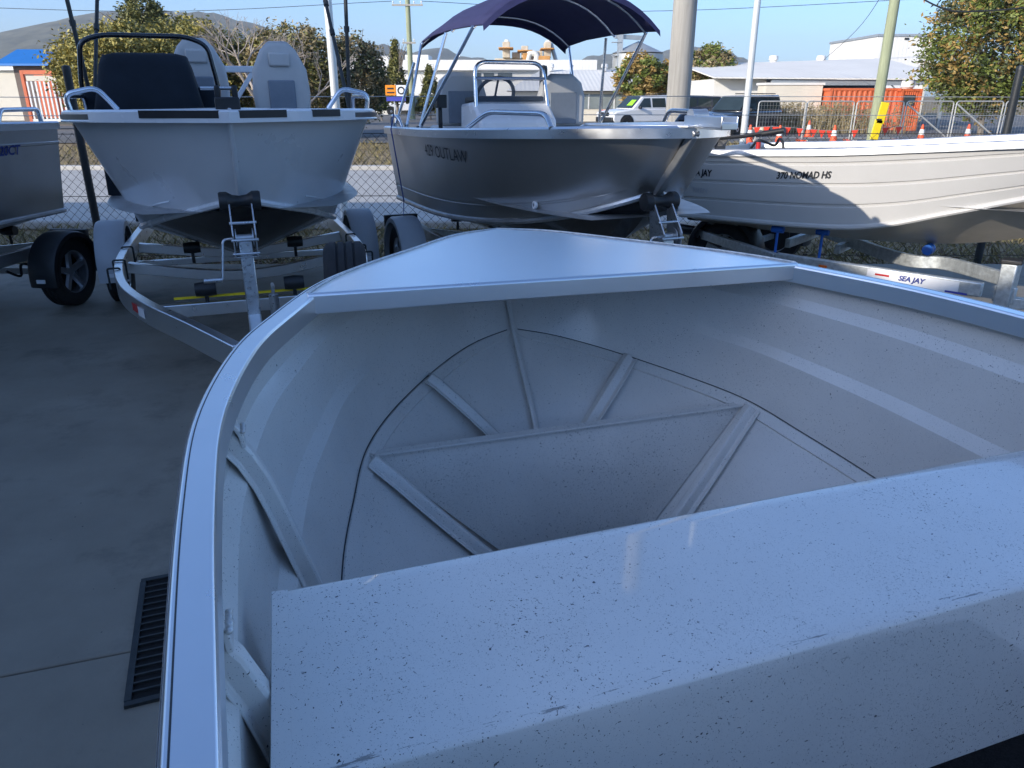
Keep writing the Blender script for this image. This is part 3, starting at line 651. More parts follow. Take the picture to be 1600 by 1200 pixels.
def bucket_seat(parent, x, y, z, s=1., tilt=0.):
    se = bpy.data.objects.new('bucket_seat', None); COL.objects.link(se); se.parent = parent; se.location = (x, y, z)
    # upright back seen from the front: shouldered shell with a recessed panel
    def ol(k, top): return [(-.20*k, 0), (-.215*k, .2), (-.20*k, .36), (-.13*k, .50), (-.07*k, .56), (.07*k, .56), (.13*k, .50), (.20*k, .36), (.215*k, .2), (.20*k, 0)]
    def ring(k, xo, sc): return [Vector((xo, a*s, (b-.28)*sc*s+.28*s)) for a, b in ol(k, 0)]
    mb = MB(); rings = [ring(.9, .0, .92), ring(1., -.03, 1.), ring(1., -.09, 1.), ring(.9, -.13, .93)]
    mb.grid([r+[r[0]] for r in rings]); mb.add(rings[0], [tuple(range(10))]); mb.add(rings[-1], [tuple(range(9, -1, -1))]); mb.build('seat_back', 'seat_vinyl', se, bevel=.02, smooth=60)
    mb = MB(); mb.box((.006, 0, .15*s), (.02, .20*s, .27*s)); mb.build('seat_panel', 'seat_panel', se, bevel=.03)
    mb = MB(); mb.box((.008, 0, .43*s), (.03, .16*s, .10*s)); mb.build('head_pad', 'seat_vinyl', se, bevel=.02)
    mb = MB(); mb.box((.16*s*-1, 0, -.05), (.42*s, .42*s, .10)); mb.build('seat_base', 'seat_vinyl', se, bevel=.03)
    mb = MB(); mb.tube([(-.16, 0, -.08), (-.16, 0, -.5)], .035, 10); mb.build('pedestal', 'dull_alu', se)
    return se
bucket_seat(b2, -2.5, -.18, 1.55, 1.05); bucket_seat(b2, -1.9, .42, 1.53, 1.0)
mb = MB(); mb.box((-3.3, .0, 1.93), (.06, 1.3, .055))
mb.bar((-3.3, .28, 1.92), (-3.3, .05, 1.60), .04, .04, (1, 0, 0)); mb.bar((-3.3, -.28, 1.92), (-3.3, -.05, 1.60), .04, .04, (1, 0, 0))
for y in (-.62, .62): mb.bar((-3.3, y, 1.96), (-3.3, y, 1.05), .05, .05, (1, 0, 0))
mb.build('rear_arch', 'white_gel', b2, bevel=.008)
# raised bimini frame, its cloth furled out of the picture above
for (base, tops) in (((-2.05, .95), ((-2.05, 1.00, 2.95), (-2.9, .86, 2.95))), ((-2.2, -.95), ((-2.2, -1.02, 2.95), (-3.0, -.78, 2.95)))):
    for tp in tops:
        mb = MB(); a = Vector((base[0], base[1], 1.58)); b = Vector(tp); mb.tube([a, b], .015, 8)
        for k in (.45, .62): c = a.lerp(b, k); mb.tube([c-(b-a)*.015, c+(b-a)*.015], .022, 8)
        mb.build('bimini_pole', 'steel_dark', b2)
mb = MB(); mb.sweep(catmull([(-2.05, 1.0, 2.95), (-2.1, .7, 3.12), (-2.1, 0, 3.18), (-2.15, -.7, 3.12), (-2.2, -1.02, 2.95)], 5), [(-.05, -.05), (.05, -.05), (.06, .03), (0, .07), (-.06, .03)]); mb.build('furled_cloth', 'navy_canvas', b2)

t2 = trailer('console_boat_trailer', 'silver trailer with curved rails and grey guards beneath the white console boat', W2T, W2H,
             [(4.2, .85, .50), (3.2, .88, .50), (2.2, .90, .50), (1.5, .88, .50), (.8, .78, .50), (.25, .60, .50), (-.3, .34, .50), (-.83, .10, .50)], 2.75, 1.06, .31,
             [(2.6, .86, 0, .07), (1.75, .86, 0, .09), (.28, .58, 0, 0)], (.05, 1.13), 'guard_grey', 'bare_alu', .07, draw=(.3, -1.2), rail_sz=(.06, .13), zr=.48)
mb = MB(); mb.box((-.32, 0, .545), (.02, .9, .012)); mb.build('yellow_strap', 'yellow', t2)
rp = catmull([(-u, -h, z) for u, h, z in [(1.5, .88, .50), (.8, .78, .50), (.25, .60, .50), (-.3, .34, .50), (-.83, .10, .50)]], 10)
for a_, b_, m_, z0_, z1_ in ((17, 19, 'red_lens', -.02, .03), (19, 21, 'letter_white', -.03, .03)):
    mb = MB(); mb.grid([[p+Vector((.018, -.032, z0_)), p+Vector((.018, -.032, z1_))] for p in rp[a_:b_+1]]); mb.build('sticker', m_, t2, smooth=0)
for u_ in (1.55, 1.25, 2.1):
    for sg in (-1, 1):
        mb = MB(); mb.tube(arc_round([(-u_, sg*.845, .43), (-u_, sg*.845, .575), (-u_, sg*.925, .575), (-u_, sg*.925, .43)], .015), .007, 6); mb.build('u_bolt', 'steel_dark', t2)
mb = MB(); mb.tube(catmull([(.95, .03, .47), (.80, .10, .33), (.55, .06, .28), (.35, .0, .42)], 8), .009, 6); mb.build('safety_chain', 'zinc', t2)

# ---------------------------------------------------------------- grey boat with the navy canopy
W3T = (1.015, 4.40); W3H = radians(-67.7)
st3 = [((0, 0, 1.535), (.33, 0, 1.15), (.33, 1.15)), ((.10, .22, 1.533), (.46, .22, 1.07), (.52, .93)), ((.36, .50, 1.525), (.76, .42, .97), (.78, .76)), ((.8, .70, 1.508), (1.2, .58, .885), (1.2, .63)),
       ((1.4, .83, 1.485), (1.8, .70, .82), (1.8, .56)), ((2.4, .87, 1.45), (2.6, .76, .775), (2.6, .53)), ((3.8, .85, 1.42), (3.8, .76, .76), (3.8, .52))]
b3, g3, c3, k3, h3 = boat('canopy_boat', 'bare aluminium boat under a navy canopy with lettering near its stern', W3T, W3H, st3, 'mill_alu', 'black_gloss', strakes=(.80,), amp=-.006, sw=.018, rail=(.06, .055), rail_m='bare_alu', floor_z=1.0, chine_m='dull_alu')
lettering('429 OUTLAW', .125, 'letter_dark', b3, h3, -2.02, 1.29, -1, 1, .1, 1.2, bold=.0)
for u, z in ((.95, 1.03),):
    p = at_line(g3, u); mb = MB(); a = at_line(g3, .86); b_ = at_line(c3, .95); q = a.lerp(b_, .83)
    mb.lathe([(.012, -.012), (.024, -.012), (.024, .008), (.012, .010)], 16, (q.x, -q.y-.01, q.z), 'Y'); mb.build('drain_ring', 'letter_white', b3)
# stem bar, bow plate and sprit
mb = MB(); mb.sweep([(.02, 0, 1.52), (-.14, 0, 1.34), (-.35, 0, 1.13)], [(-.028, -.02), (.028, -.02), (.02, .024), (-.02, .024)], (1, 0, 0)); mb.build('stem_bar', 'dull_alu', b3, bevel=.006)
mb = MB(); mb.prism([(.03, .06), (-.45, .42), (-.52, .42), (-.52, -.42), (-.45, -.42), (.03, -.06)], 1.535, 1.55, 'Z'); mb.build('bow_plate', 'bare_alu', b3, bevel=.004)
mb = MB(); mb.box((.10, .03, 1.55), (.34, .10, .035)); mb.box((.10, -.02, 1.57), (.34, .008, .06)); mb.box((.10, .08, 1.57), (.34, .008, .06)); mb.build('bow_sprit', 'bare_alu', b3, bevel=.004)
mb = MB(); mb.lathe([(0, -.05), (.035, -.05), (.03, 0), (.035, .05), (0, .05)], 14, (-.02, .03, 1.60), 'Y'); mb.build('anchor_roller', 'dull_alu', b3)
mb = MB(); mb.tube(arc_round([(-.55, -.62, 1.52), (-.72, -.58, 1.60), (-1.35, -.72, 1.60), (-1.55, -.80, 1.49)], .08), .017, 10); mb.build('bow_rail', 'tube_alu', b3); mb = MB(); mb.tube(arc_round([(-.55, .62, 1.52), (-.72, .58, 1.60), (-1.35, .72, 1.60), (-1.55, .80, 1.49)], .08), .017, 10); mb.build('bow_rail', 'tube_alu', b3)
mb = MB(); mb.tube(arc_round([(-3.2, -.84, 1.43), (-3.25, -.86, 1.53), (-3.5, -.86, 1.53), (-3.58, -.84, 1.43)], .05), .015, 10); mb.build('stern_rail', 'tube_alu', b3)
# console, screen, wheel
co = bpy.data.objects.new('console', None); COL.objects.link(co); co.parent = b3; co.location = (-2.35, -.18, 0)
mb = MB(); mb.prism([(-.22, 1.0), (.30, 1.0), (.27, 1.52), (.10, 1.66), (-.20, 1.64)], -.33, .33); mb.build('console_body', 'white_gel', co, bevel=.025)
mb = MB(); mb.prism([(-.19, 1.645), (.08, 1.663), (.06, 1.70), (-.17, 1.69)], -.30, .30); mb.build('dash', 'black_plastic', co, bevel=.01)
mb = MB(); mb.tube(arc_round([(.13, -.31, 1.60), (.05, -.29, 1.95), (.05, .29, 1.95), (.13, .31, 1.60)], .10), .016, 10); mb.tube([(.085, -.30, 1.83), (.085, .30, 1.83)], .013, 8); mb.build('screen_frame', 'tube_alu', co)
mb = MB(); mb.grid([[(.125, -.29, 1.62), (.125, .29, 1.62)], [(.07, -.28, 1.90), (.07, .28, 1.90)]]); mb.build('windscreen', 'screen', co)
mb = MB(); R = Matrix.Rotation(radians(-60), 3, 'Y'); mb.tube([Vector((-.26, .0, 1.70))+R @ Vector((.165*cos(a), .165*sin(a), 0)) for a in [2*pi*i/24 for i in range(24)]], .016, 8, True)
for a in (0, 2.1, 4.2): mb.tube([Vector((-.26, 0, 1.70)), Vector((-.26, 0, 1.70))+R @ Vector((.16*cos(a), .16*sin(a), 0))], .010, 6)
mb.build('steering_wheel', 'black_plastic', co)
mb = MB(); mb.box((.295, .0, 1.30), (.012, .40, .24)); mb.build('hatch', 'white_gel', co, bevel=.02)
mb = MB(); mb.box((.305, -.12, 1.40), (.02, .05, .03)); mb.build('hatch_latch', 'black_plastic', co)
def bolster_seat(parent, x, y, z):
    se = bpy.data.objects.new('bolster_seat', None); COL.objects.link(se); se.parent = parent; se.location = (x, y, z)
    prof = [(-.22, 0), (-.225, .25), (-.19, .36), (-.10, .43), (.10, .43), (.19, .36), (.225, .25), (.22, 0)]
    mb = MB(); rings = [[Vector((xo, a*k, .21+(b-.21)*k)) for a, b in prof] for xo, k in ((.0, .90), (.04, 1.), (-.05, 1.02), (-.09, .92))]
    rings = [rings[1], rings[2]]; mb.grid([r+[r[0]] for r in rings]); mb.add(rings[0], [tuple(range(8))]); mb.add(rings[1], [tuple(range(7, -1, -1))]); mb.build('seat_back', 'seat_vinyl', se, bevel=.035, smooth=60)
    mb = MB(); mb.box((.045, 0, .15), (.012, .26, .26)); mb.build('seat_panel', 'seat_panel', se, bevel=.02)
    mb = MB(); mb.box((-.05, 0, -.05), (.42, .44, .10)); mb.build('seat_base', 'seat_vinyl', se, bevel=.03)
    mb = MB(); mb.tube([(-.05, 0, -.1), (-.05, 0, -.48)], .035, 10); mb.build('pedestal', 'dull_alu', se)
bolster_seat(b3, -2.85, -.40, 1.46); bolster_seat(b3, -2.7, .48, 1.45)
mb = MB(); mb.tube([(-2.5, -.70, 1.43), (-2.5, -.70, 1.62)], .018, 8); mb.box((-2.48, -.70, 1.66), (.09, .08, .10)); mb.build('rod_bracket', 'black_plastic', b3, bevel=.01)
# canopy: three hoops and a navy cloth shell
cn = bpy.data.objects.new('canopy', None); COL.objects.link(cn); cn.parent = b3
YS, YP = -.60, .85; stn = [(-1.75, 2.17, .26, 0), (-1.95, 2.18, .275, .0), (-2.45, 2.19, .285, 0), (-2.95, 2.18, .275, .0), (-3.30, 2.15, .24, .0), (-3.38, 2.12, .23, .0)]
def hoop(x, z, h, n=16, drop=0):
    r = []
    for i in range(n+1):
        s = i/n; y = YS+(YP-YS)*s; k = abs(2*s-1); zz = z+h*(1-k**2.6)
        r.append(Vector((x, y, zz)))
    return r
rows = [hoop(*q[:3]) for q in stn]
for j, r in enumerate(rows):     # the cloth sags a little between hoops along the side edges
    if j in (1, 3): pass
mb = MB(); mb.grid(rows); cl = mb.build('cloth', 'navy_canvas', cn, smooth=70)
so_ = cl.modifiers.new('Solidify', 'SOLIDIFY'); so_.thickness = .012
for idx in (0, -1):
    r = rows[idx]; mb = MB(); mb.grid([[p, p+Vector((.012 if idx == 0 else -.012, 0, -.045))] for p in r]); mb.build('valance', 'navy_canvas', cn, smooth=70)
for x, z, h, _ in (stn[1], stn[2], stn[4]):
    mb = MB(); mb.tube([p-Vector((0, 0, .02)) for p in hoop(x, z, h)], .011, 8); mb.build('hoop', 'tube_alu', cn)
for sgn, yb, yt in ((-1, -.84, YS), (1, .84, YP)):
    for (xb, xt, zt) in ((-2.65, -1.95, 2.17), (-3.05, -3.32, 2.13), (-2.65, -2.6, 2.17), (-3.45, -3.36, 1.98)):
        mb = MB(); a = Vector((xb, yb, 1.44)); b = Vector((xt, yt+(0 if zt > 2 else sgn*.06), zt)); mb.tube([a, b], .013, 8); mb.lathe([(0, -.02), (.02, -.02), (.02, .03), (0, .03)], 10, a); mb.build('canopy_pole', 'tube_alu', cn)
t3 = trailer('canopy_boat_trailer', 'trailer with grey guards and a silver winch under the navy canopy boat', W3T, W3H,
             [(3.9, .62, .48), (2.8, .64, .48), (1.6, .58, .48), (.6, .35, .48), (-.25, .08, .48)], 3.0, .92, .31, [(3.4, .62, 0, .06), (2.4, .62, 0, .07), (1.4, .5, 0, .05)], (.18, 1.10), 'guard_grey', 'galv', .06, draw=(.4, -.75), jockey=False)
mb = MB(); mb.sweep([(-3.37, -.87, 1.55), (-3.36, -.905, 1.42), (-3.2, -.86, .80), (-3.0, -.92, .70)], [(-.016, -.002), (.016, -.002), (.016, .002), (-.016, .002)], (0, -1, 0))
R3 = Matrix.Translation((W3T[0], W3T[1], 0)) @ Matrix.Rotation(W3H, 4, 'Z'); mb.v = [tuple(R3 @ Vector(v)) for v in mb.v]
tag(mb.build('ratchet_strap', 'blue_strap'), 'blue tie-down strap hanging over the stern quarter of the navy canopy boat', 'strap')

# ---------------------------------------------------------------- beige ribbed dinghy on the right
H4 = radians(-40); d4 = Vector((cos(H4), sin(H4))); W4T = (1.94+3.8*d4.x, 7.42+3.8*d4.y)
st4 = [((0, 0, 1.50), (.2, 0, 1.33), (.2, 1.33)), ((.1, .2, 1.495), (.35, .2, 1.26), (.4, 1.08)), ((.4, .45, 1.475), (.7, .4, 1.17), (.8, .85)), ((.8, .62, 1.45), (1.2, .55, 1.035), (1.2, .69)),
       ((1.3, .73, 1.415), (1.65, .63, .90), (1.65, .59)), ((1.9, .77, 1.365), (2.1, .66, .77), (2.1, .55)), ((2.6, .76, 1.31), (2.6, .665, .715), (2.6, .535)), ((3.8, .72, 1.25), (3.8, .63, .69), (3.8, .53))]
b4, g4, c4, k4, h4 = boat('ribbed_dinghy', 'beige ribbed aluminium dinghy half in sunlight, lettered along its side', W4T, H4, st4, 'beige_paint', 'bounce_tinted_bottom', strakes=(.18, .45, .72), amp=-.011, sw=.026, rail=(.05, .045), rail_m='dull_alu', floor_z=.95, chine_m='beige_paint')
lettering('370 NOMAD HS', .075, 'letter_dark', b4, h4, -2.70, 1.110, -1, 1, .2, .82, bold=.002, slope=.075)
lettering('SEA JAY', .075, 'letter_dark', b4, h4, -3.60, 1.075, -1, 1, .15, .8, bold=.003)
lettering('RIFEN', .055, 'letter_grey', b4, h4, -3.60, .925, -1, 1, 0, 1.0)
# outboard on its transom
ob = thing('outboard_motor', 'black outboard motor with white lettering on the transom of the beige dinghy', 'outboard motor', tuple((Vector((W4T[0], W4T[1]))-d4*3.95).to_3d()), H4)
mb = MB(); shell(mb, [rrect(-.02, .20, 0, .13, 1.24, .05), rrect(-.02, .23, 0, .155, 1.30, .06), rrect(-.03, .23, 0, .155, 1.48, .07), rrect(-.04, .19, 0, .12, 1.54, .07)]); mb.add(rrect(-.02, .20, 0, .13, 1.24, .05), [tuple(range(20))]); cowl = mb.build('cowl', 'black_gloss', ob, smooth=60)
cm = MB(); cm.box((-.025, 0, 1.40), (.46, .312, .3)); lettering('SUZUKI', .085, 'letter_white', cowl, cm, .03, 1.41, -1, 1, .15, 1.0, bold=.003)
mb = MB(); mb.prism([(-.08, 1.24), (.10, 1.24), (.06, .55), (-.08, .55)], -.05, .05); mb.build('leg', 'black_gloss', ob, bevel=.02)
mb = MB(); mb.box((-.10, 0, .62), (.40, .18, .015)); mb.lathe([(0, .1), (.05, .06), (.055, -.1), (.02, -.2)], 14, (-.06, 0, .45), 'X'); mb.build('gearcase', 'black_gloss', ob)
mb = MB(); mb.box((.14, 0, 1.18), (.10, .22, .20)); mb.build('clamp_bracket', 'black_plastic', ob, bevel=.01)
mb = MB(); mb.tube([(.16, -.05, 1.33), (.45, -.08, 1.36), (.80, -.10, 1.42)], .018, 8); mb.tube([(.62, -.09, 1.385), (.82, -.10, 1.42)], .026, 10); mb.build('tiller', 'black_plastic', ob)
fc = thing('fuel_gear', 'small jumble of black hose and red fuel fittings inside the beige dinghy stern', 'fuel line', tuple((Vector((W4T[0], W4T[1]))-d4*3.35).to_3d()), H4)
mb = MB(); mb.tube(catmull([(0, -.3, 1.25), (.1, -.35, 1.34), (.2, -.25, 1.30), (.28, -.35, 1.36), (.34, -.4, 1.28), (.3, -.4, .99), (.2, -.2, .985)], 6), .012, 8); mb.build('hose', 'black_plastic', fc)
mb = MB(); mb.tube([(.12, -.4, .96), (.12, -.4, 1.33)], .02, 10); mb.build('primer_bulb', 'red_lens', fc)

# its galvanised trailer: near rail runs up to an upright bracket, far rail joins there
t4 = thing('ribbed_dinghy_trailer', 'galvanised trailer with blue lettering and black guard under the beige ribbed dinghy', 'trailer', (W4T[0], W4T[1], 0), H4)
inv = (Matrix.Translation((W4T[0], W4T[1], 0)) @ Matrix.Rotation(H4, 4, 'Z')).inverted()
def l4(px, py, z): return inv @ atz(px, py, z)
pA, pB = l4(1212, 404, .47), l4(1535, 453, .47)
mb = MB(); mb.bar(pA, pB, .05, .10); rl = mb.build('side_rail', 'galv', t4, bevel=.01)
hb = MB(); hb.bar(pA, pB, .05, .10)
dd = (pB-pA).normalized(); nrm = Vector((dd.y, -dd.x, 0))
if (inv.inverted().to_3x3() @ nrm).y > 0: nrm = -nrm
def on_rail(f, w_, z0, z1, m, name, off=.0035):
    c = pA.lerp(pB, f)+nrm*(.025+off); mb = MB(); h = w_/2
    mb.add([c-dd*h+Vector((0, 0, z0)), c+dd*h+Vector((0, 0, z0)), c+dd*h+Vector((0, 0, z1)), c-dd*h+Vector((0, 0, z1))], [(0, 1, 2, 3)]); return mb.build(name, m, rl)
on_rail(.70, .62, -.047, .036, 'letter_white', 'sticker'); on_rail(.52, .16, -.047, -.034, 'sign_blue', 'sticker_band', .005); on_rail(.90, .14, -.047, -.034, 'sign_blue', 'sticker_band', .005); on_rail(.565, .10, -.004, .010, 'red_lens', 'sticker_mark', .005)
mb = MB(); c = pA.lerp(pB, .27)+nrm*.034; mb.box(c, (.06, .012, .022), Matrix.Rotation(atan2(dd.y, dd.x), 3, 'Z')); mb.build('side_lamp', 'orange_lens', rl)
def flat_text(text, size, m, parent, o, xd, yd, nd, shear=0, wide=1., bold=0.):
    cu = bpy.data.curves.new('t', 'FONT'); cu.body = text; cu.size = size; cu.align_x = 'CENTER'; cu.align_y = 'CENTER'; cu.shear = shear; cu.offset = bold; cu.resolution_u = 3
    q = bpy.data.objects.new('t', cu); COL.objects.link(q); dg = bpy.context.evaluated_depsgraph_get(); me = bpy.data.meshes.new_from_object(q.evaluated_get(dg)); bpy.data.objects.remove(q); me.name = 'lettering'
    o, xd, yd, nd = Vector(o), Vector(xd), Vector(yd), Vector(nd)
    for v in me.vertices: v.co = o+xd*v.co.x*wide+yd*v.co.y+nd*.002
    me.materials.append(M[m]); r = bpy.data.objects.new('lettering', me); COL.objects.link(r); r.parent = parent; return r
flat_text('SEA JAY', .05, 'letter_blue', rl, pA.lerp(pB, .70)+nrm*.03, dd, (0, 0, 1), nrm, .2, 1.0, .002)
qA, qB = l4(1330, 372, .47), l4(1585, 440, .47)
far = catmull([qA+Vector((-.6, .5, 0)), l4(1400, 402, .45), l4(1480, 412, .47), qB], 6)
mb = MB(); mb.sweep(far, [(-.025, -.05), (.025, -.05), (.025, .05), (-.025, .05)]); mb.build('side_rail', 'galv', t4, bevel=.008)
ra, rb = pA+(pA-pB).normalized()*1.1, pA
mb = MB(); mb.bar(pA-dd*1.05+Vector((0, 0, -.09)), pA+dd*.5+Vector((0, 0, -.09)), .05, .08); mb.build('spring_beam', 'galv', t4, bevel=.006)
mb = MB(); c = l4(1570, 460, .40); mb.box(c+Vector((0, 0, .05)), (.10, .10, .34), Matrix.Rotation(-.2, 3, 'Z')); mb.box(c+Vector((0, -.01, .0)), (.14, .03, .12), Matrix.Rotation(-.2, 3, 'Z')); br = mb.build('upright_bracket', 'galv', t4, bevel=.008)
mb = MB(); mb.box(c+Vector((0, 0, .235)), (.13, .12, .03)); mb.build('bracket_cap', 'black_plastic', br, bevel=.008)
mb = MB(); mb.bar(c+Vector((0, 0, -.05)), c+Vector((1.5, .15, -.05)), .075, .075); mb.build('drawbar', 'galv', t4, bevel=.006)
mb = MB(); mb.tube([c+Vector((1.3, .15, -.05)), c+Vector((1.3, .15, -c.z+.02))], .025, 10); mb.build('jockey_stand', 'zinc', t4)
for px, py in ((1450, 395),):
    q = l4(px, py, .50); mb = MB(); mb.tube([q-Vector((0, 0, .08)), q], .012, 8); mb.lathe([(0, -.055), (.04, -.055), (.045, -.02), (.035, 0), (.045, .02), (.04, .055), (0, .055)], 16, q+Vector((0, 0, .03)), 'Y'); mb.build('keel_roller', 'blue_roller', t4)
for px, py in ((1285, 366), (1215, 362)):
    q = l4(px, py, .62); mb = MB(); mb.tube([q-Vector((0, 0, .22)), q], .012, 8); mb.lathe([(0, -.05), (.028, -.05), (.03, 0), (.028, .05), (0, .05)], 14, q+Vector((0, 0, .02)), 'X'); mb.build('bunk_roller', 'blue_roller', t4)
wc = l4(1133, 392, .30)
for y in (wc.y, wc.y+1.25):
    wheel(t4, (wc.x, y, .29), .29, .16, -1 if y == wc.y else 1); mudguard(t4, (wc.x, y, .30), .36, .22, 'black_plastic', lamp=False)
mb = MB(); mb.bar((wc.x, wc.y+.1, .29), (wc.x, wc.y+1.15, .29), .05, .05); mb.build('axle', 'galv', t4)
for x in (wc.x-.35, wc.x+.55, wc.x+1.0):
    mb = MB(); mb.bar((x, wc.y+.12, .42), (x, wc.y+1.12, .42), .05, .08); mb.build('cross_member', 'galv', t4, bevel=.005)
mb = MB(); mb.bar((wc.x-.55, wc.y+.2, .43), pA, .05, .08); mb.build('tail_rail', 'galv', t4, bevel=.005)

# ---------------------------------------------------------------- plain aluminium boat cut by the left edge
H1 = atan2(-.995, -.08); d1 = Vector((cos(H1), sin(H1))); l1 = Vector((-d1.y, d1.x)); s1 = Vector((-3.86, 6.72))-l1*.9; W1T = s1+d1*4.2
st1 = [((0, 0, 1.62), (.3, 0, 1.2), (.3, 1.2)), ((.1, .3, 1.615), (.45, .25, 1.1), (.5, .95)), ((.4, .62, 1.6), (.8, .5, .98), (.8, .76)), ((1.0, .85, 1.57), (1.3, .68, .88), (1.3, .62)),
       ((2.0, .92, 1.54), (2.1, .78, .80), (2.1, .55)), ((3.0, .92, 1.51), (3.0, .80, .77), (3.0, .53)), ((4.2, .9, 1.49), (4.2, .80, .76), (4.2, .53))]
b1, g1, c1, k1, h1 = boat('plain_alu_boat', 'plain bare aluminium boat cut off by the left edge of the picture', W1T, H1, st1, 'mill_alu', 'dull_alu', strakes=(.22,), amp=.006, sw=.02, rail=(.07, .05), rail_m='tube_alu', floor_z=1.0, chine_m='dull_alu')
lettering('S20CT', .10, 'letter_blue', b1, h1, -3.56, 1.30, 1, -1, .1, 1.0, bold=.003)
mb = MB(); mb.tube(arc_round([(-4.05, .87, 1.49), (-4.05, .86, 1.60), (-3.62, .86, 1.60), (-3.55, .87, 1.50)], .04), .018, 10); mb.build('grab_rail', 'tube_alu', b1)
t1 = trailer('plain_boat_trailer', 'dark trailer with a black guarded wheel at the left edge of the yard', W1T, H1, [(4.3, .70, .46), (3.0, .70, .46), (1.5, .6, .46), (0, .2, .46)], 3.85, .96, .29, [(4.1, .7, 0, .05), (3.0, .7, 0, .06)], (.15, 1.1), 'black_plastic', 'dull_alu', .045, draw=(.4, -.9))
mb = MB(); mb.tube(catmull([(-3.6, .60, .34), (-3.7, .64, .28), (-3.8, .60, .36), (-3.95, .66, .30), (-4.1, .6, .36)], 6), .012, 6); mb.build('brake_line', 'black_plastic', t1)

# ---------------------------------------------------------------- drain in the slab
gA, gB = atz(230, 912, .0), atz(207, 1098, .0); gd = (gA-gB).normalized(); gn = Vector((gd.y, -gd.x, 0)); gl = (gA-gB).length
dr = thing('drain_grate', 'steel drain grate set in the concrete beside the foreground dinghy', 'drain', tuple(gB), atan2(gd.y, gd.x))
GW = .30
mb = MB(); mb.grid([[(-.02, -GW-.02, .0035), (gl+.02, -GW-.02, .0035)], [(-.02, .02, .0035), (gl+.02, .02, .0035)]]); mb.build('pit_dark_sheet', 'pit_shade_black', dr, smooth=0)  # flat black sheet painting the unlit pit under the bars
mb = MB()
for a, b in (((0, .012), (gl, .012)), ((0, -GW-.012), (gl, -GW-.012)), ((-.012, .02), (-.012, -GW-.02)), ((gl+.012, .02), (gl+.012, -GW-.02))): mb.bar((*a, .006), (*b, .006), .02, .012)
mb.build('grate_frame', 'steel_dark', dr)
nb = 17
for i in range(1, nb):
    mb = MB(); x = gl*i/nb; mb.bar((x, .005, .007), (x, -GW-.005, .007), .007, .009); mb.build('grate_bar', 'steel_dark', dr, smooth=0)

# ---------------------------------------------------------------- chain mesh fence
FY = 8.25
fe = thing('mesh_fence', 'black post chain mesh fence running behind the row of boats', 'fence', (0, FY, 0))
X0, X1, FHt = -9.4, 9.6, 1.34
for x in (-9.37, -4.53, .32, 5.17):
    mb = MB(); mb.tube([(x, 0, -.1), (x, 0, 1.96)], .040, 12); mb.lathe([(.042, 1.95), (.036, 1.985), (0, 1.995)], 12, (x, 0, 0)); mb.build('post', 'fence_black', fe)
mb = MB(); pit = .098; n = int((X1-X0+FHt)/pit); r = .0023
for sgn in (-1, 1):
    for i in range(n):
        xa = X0-FHt+pit*i; a = Vector((xa, .003*sgn, 0)); b = Vector((xa+FHt, .003*sgn, FHt))
        if a.x < X0: a = Vector((X0, .003*sgn, X0-xa))
        if b.x > X1: b = Vector((X1, .003*sgn, X1-xa))
        if b.x-a.x < .02: continue
        if sgn < 0: a.x, b.x = X0+X1-a.x, X0+X1-b.x
        mb.tube([a, b], r, 3)
stuff(mb.build('chain_mesh', 'wire', fe, smooth=0, fix=False))
for z, m in ((.06, 'wire'), (.70, 'wire'), (1.34, 'wire'), (1.52, 'wire_pale'), (1.70, 'wire_pale')):
    mb = MB(); mb.tube([(X0, .012, z), (-4.5, .012, z-.012), (.32, .012, z), (5.17, .012, z-.01), (X1, .012, z)], .0038, 5); mb.build('strand', m, fe)

# dry grass, litter
def blades(name, x0, x1, y0, y1, n, h, m, seed, lean=.5):
    rnd = random.Random(seed); mb = MB()
    for _ in range(n):
        x = rnd.uniform(x0, x1); y = rnd.uniform(y0, y1); a = rnd.uniform(0, 2*pi); hh = h*rnd.uniform(.4, 1.3); wv = .006+rnd.random()*.006
        dx, dy = cos(a)*wv, sin(a)*wv; lx, ly = rnd.uniform(-lean, lean)*hh, rnd.uniform(-lean, lean)*hh
        mb.add([(x-dx, y-dy, -.06), (x+dx, y+dy, -.06), (x+dx*.6+lx*.5, y+dy*.6+ly*.5, -.06+hh*.65), (x+lx, y+ly, -.06+hh)], [(0, 1, 2, 3)])
    o = stuff(mb.build(name, m, smooth=0, fix=False)); return o
tag(blades('verge_grass', -10, 10, 8.1, 10.6, 9000, .10, 'grass_blade', 3, 1.1), 'short dry brown grass on the verge behind the mesh fence', 'grass')
tag(blades('far_grass', -16, 14, 19.8, 31, 9000, .16, 'grass_blade', 5, 1.1), 'dry orange brown grass on the far side of the road', 'grass')
rnd = random.Random(8); mb = MB()
for _ in range(2600):
    x, y = rnd.uniform(-9, 9), 8.08+abs(rnd.gauss(0, .55)); s = rnd.uniform(.008, .03); a = rnd.uniform(0, pi)
    mb.box((x, y, -.055+s*.3), (s*1.6, s, s*.5), Matrix.Rotation(a, 3, 'Z'))
tag(stuff(mb.build('bark_litter', 'litter', smooth=0, fix=False)), 'brown bark chips and leaf litter along the foot of the mesh fence', 'litter')

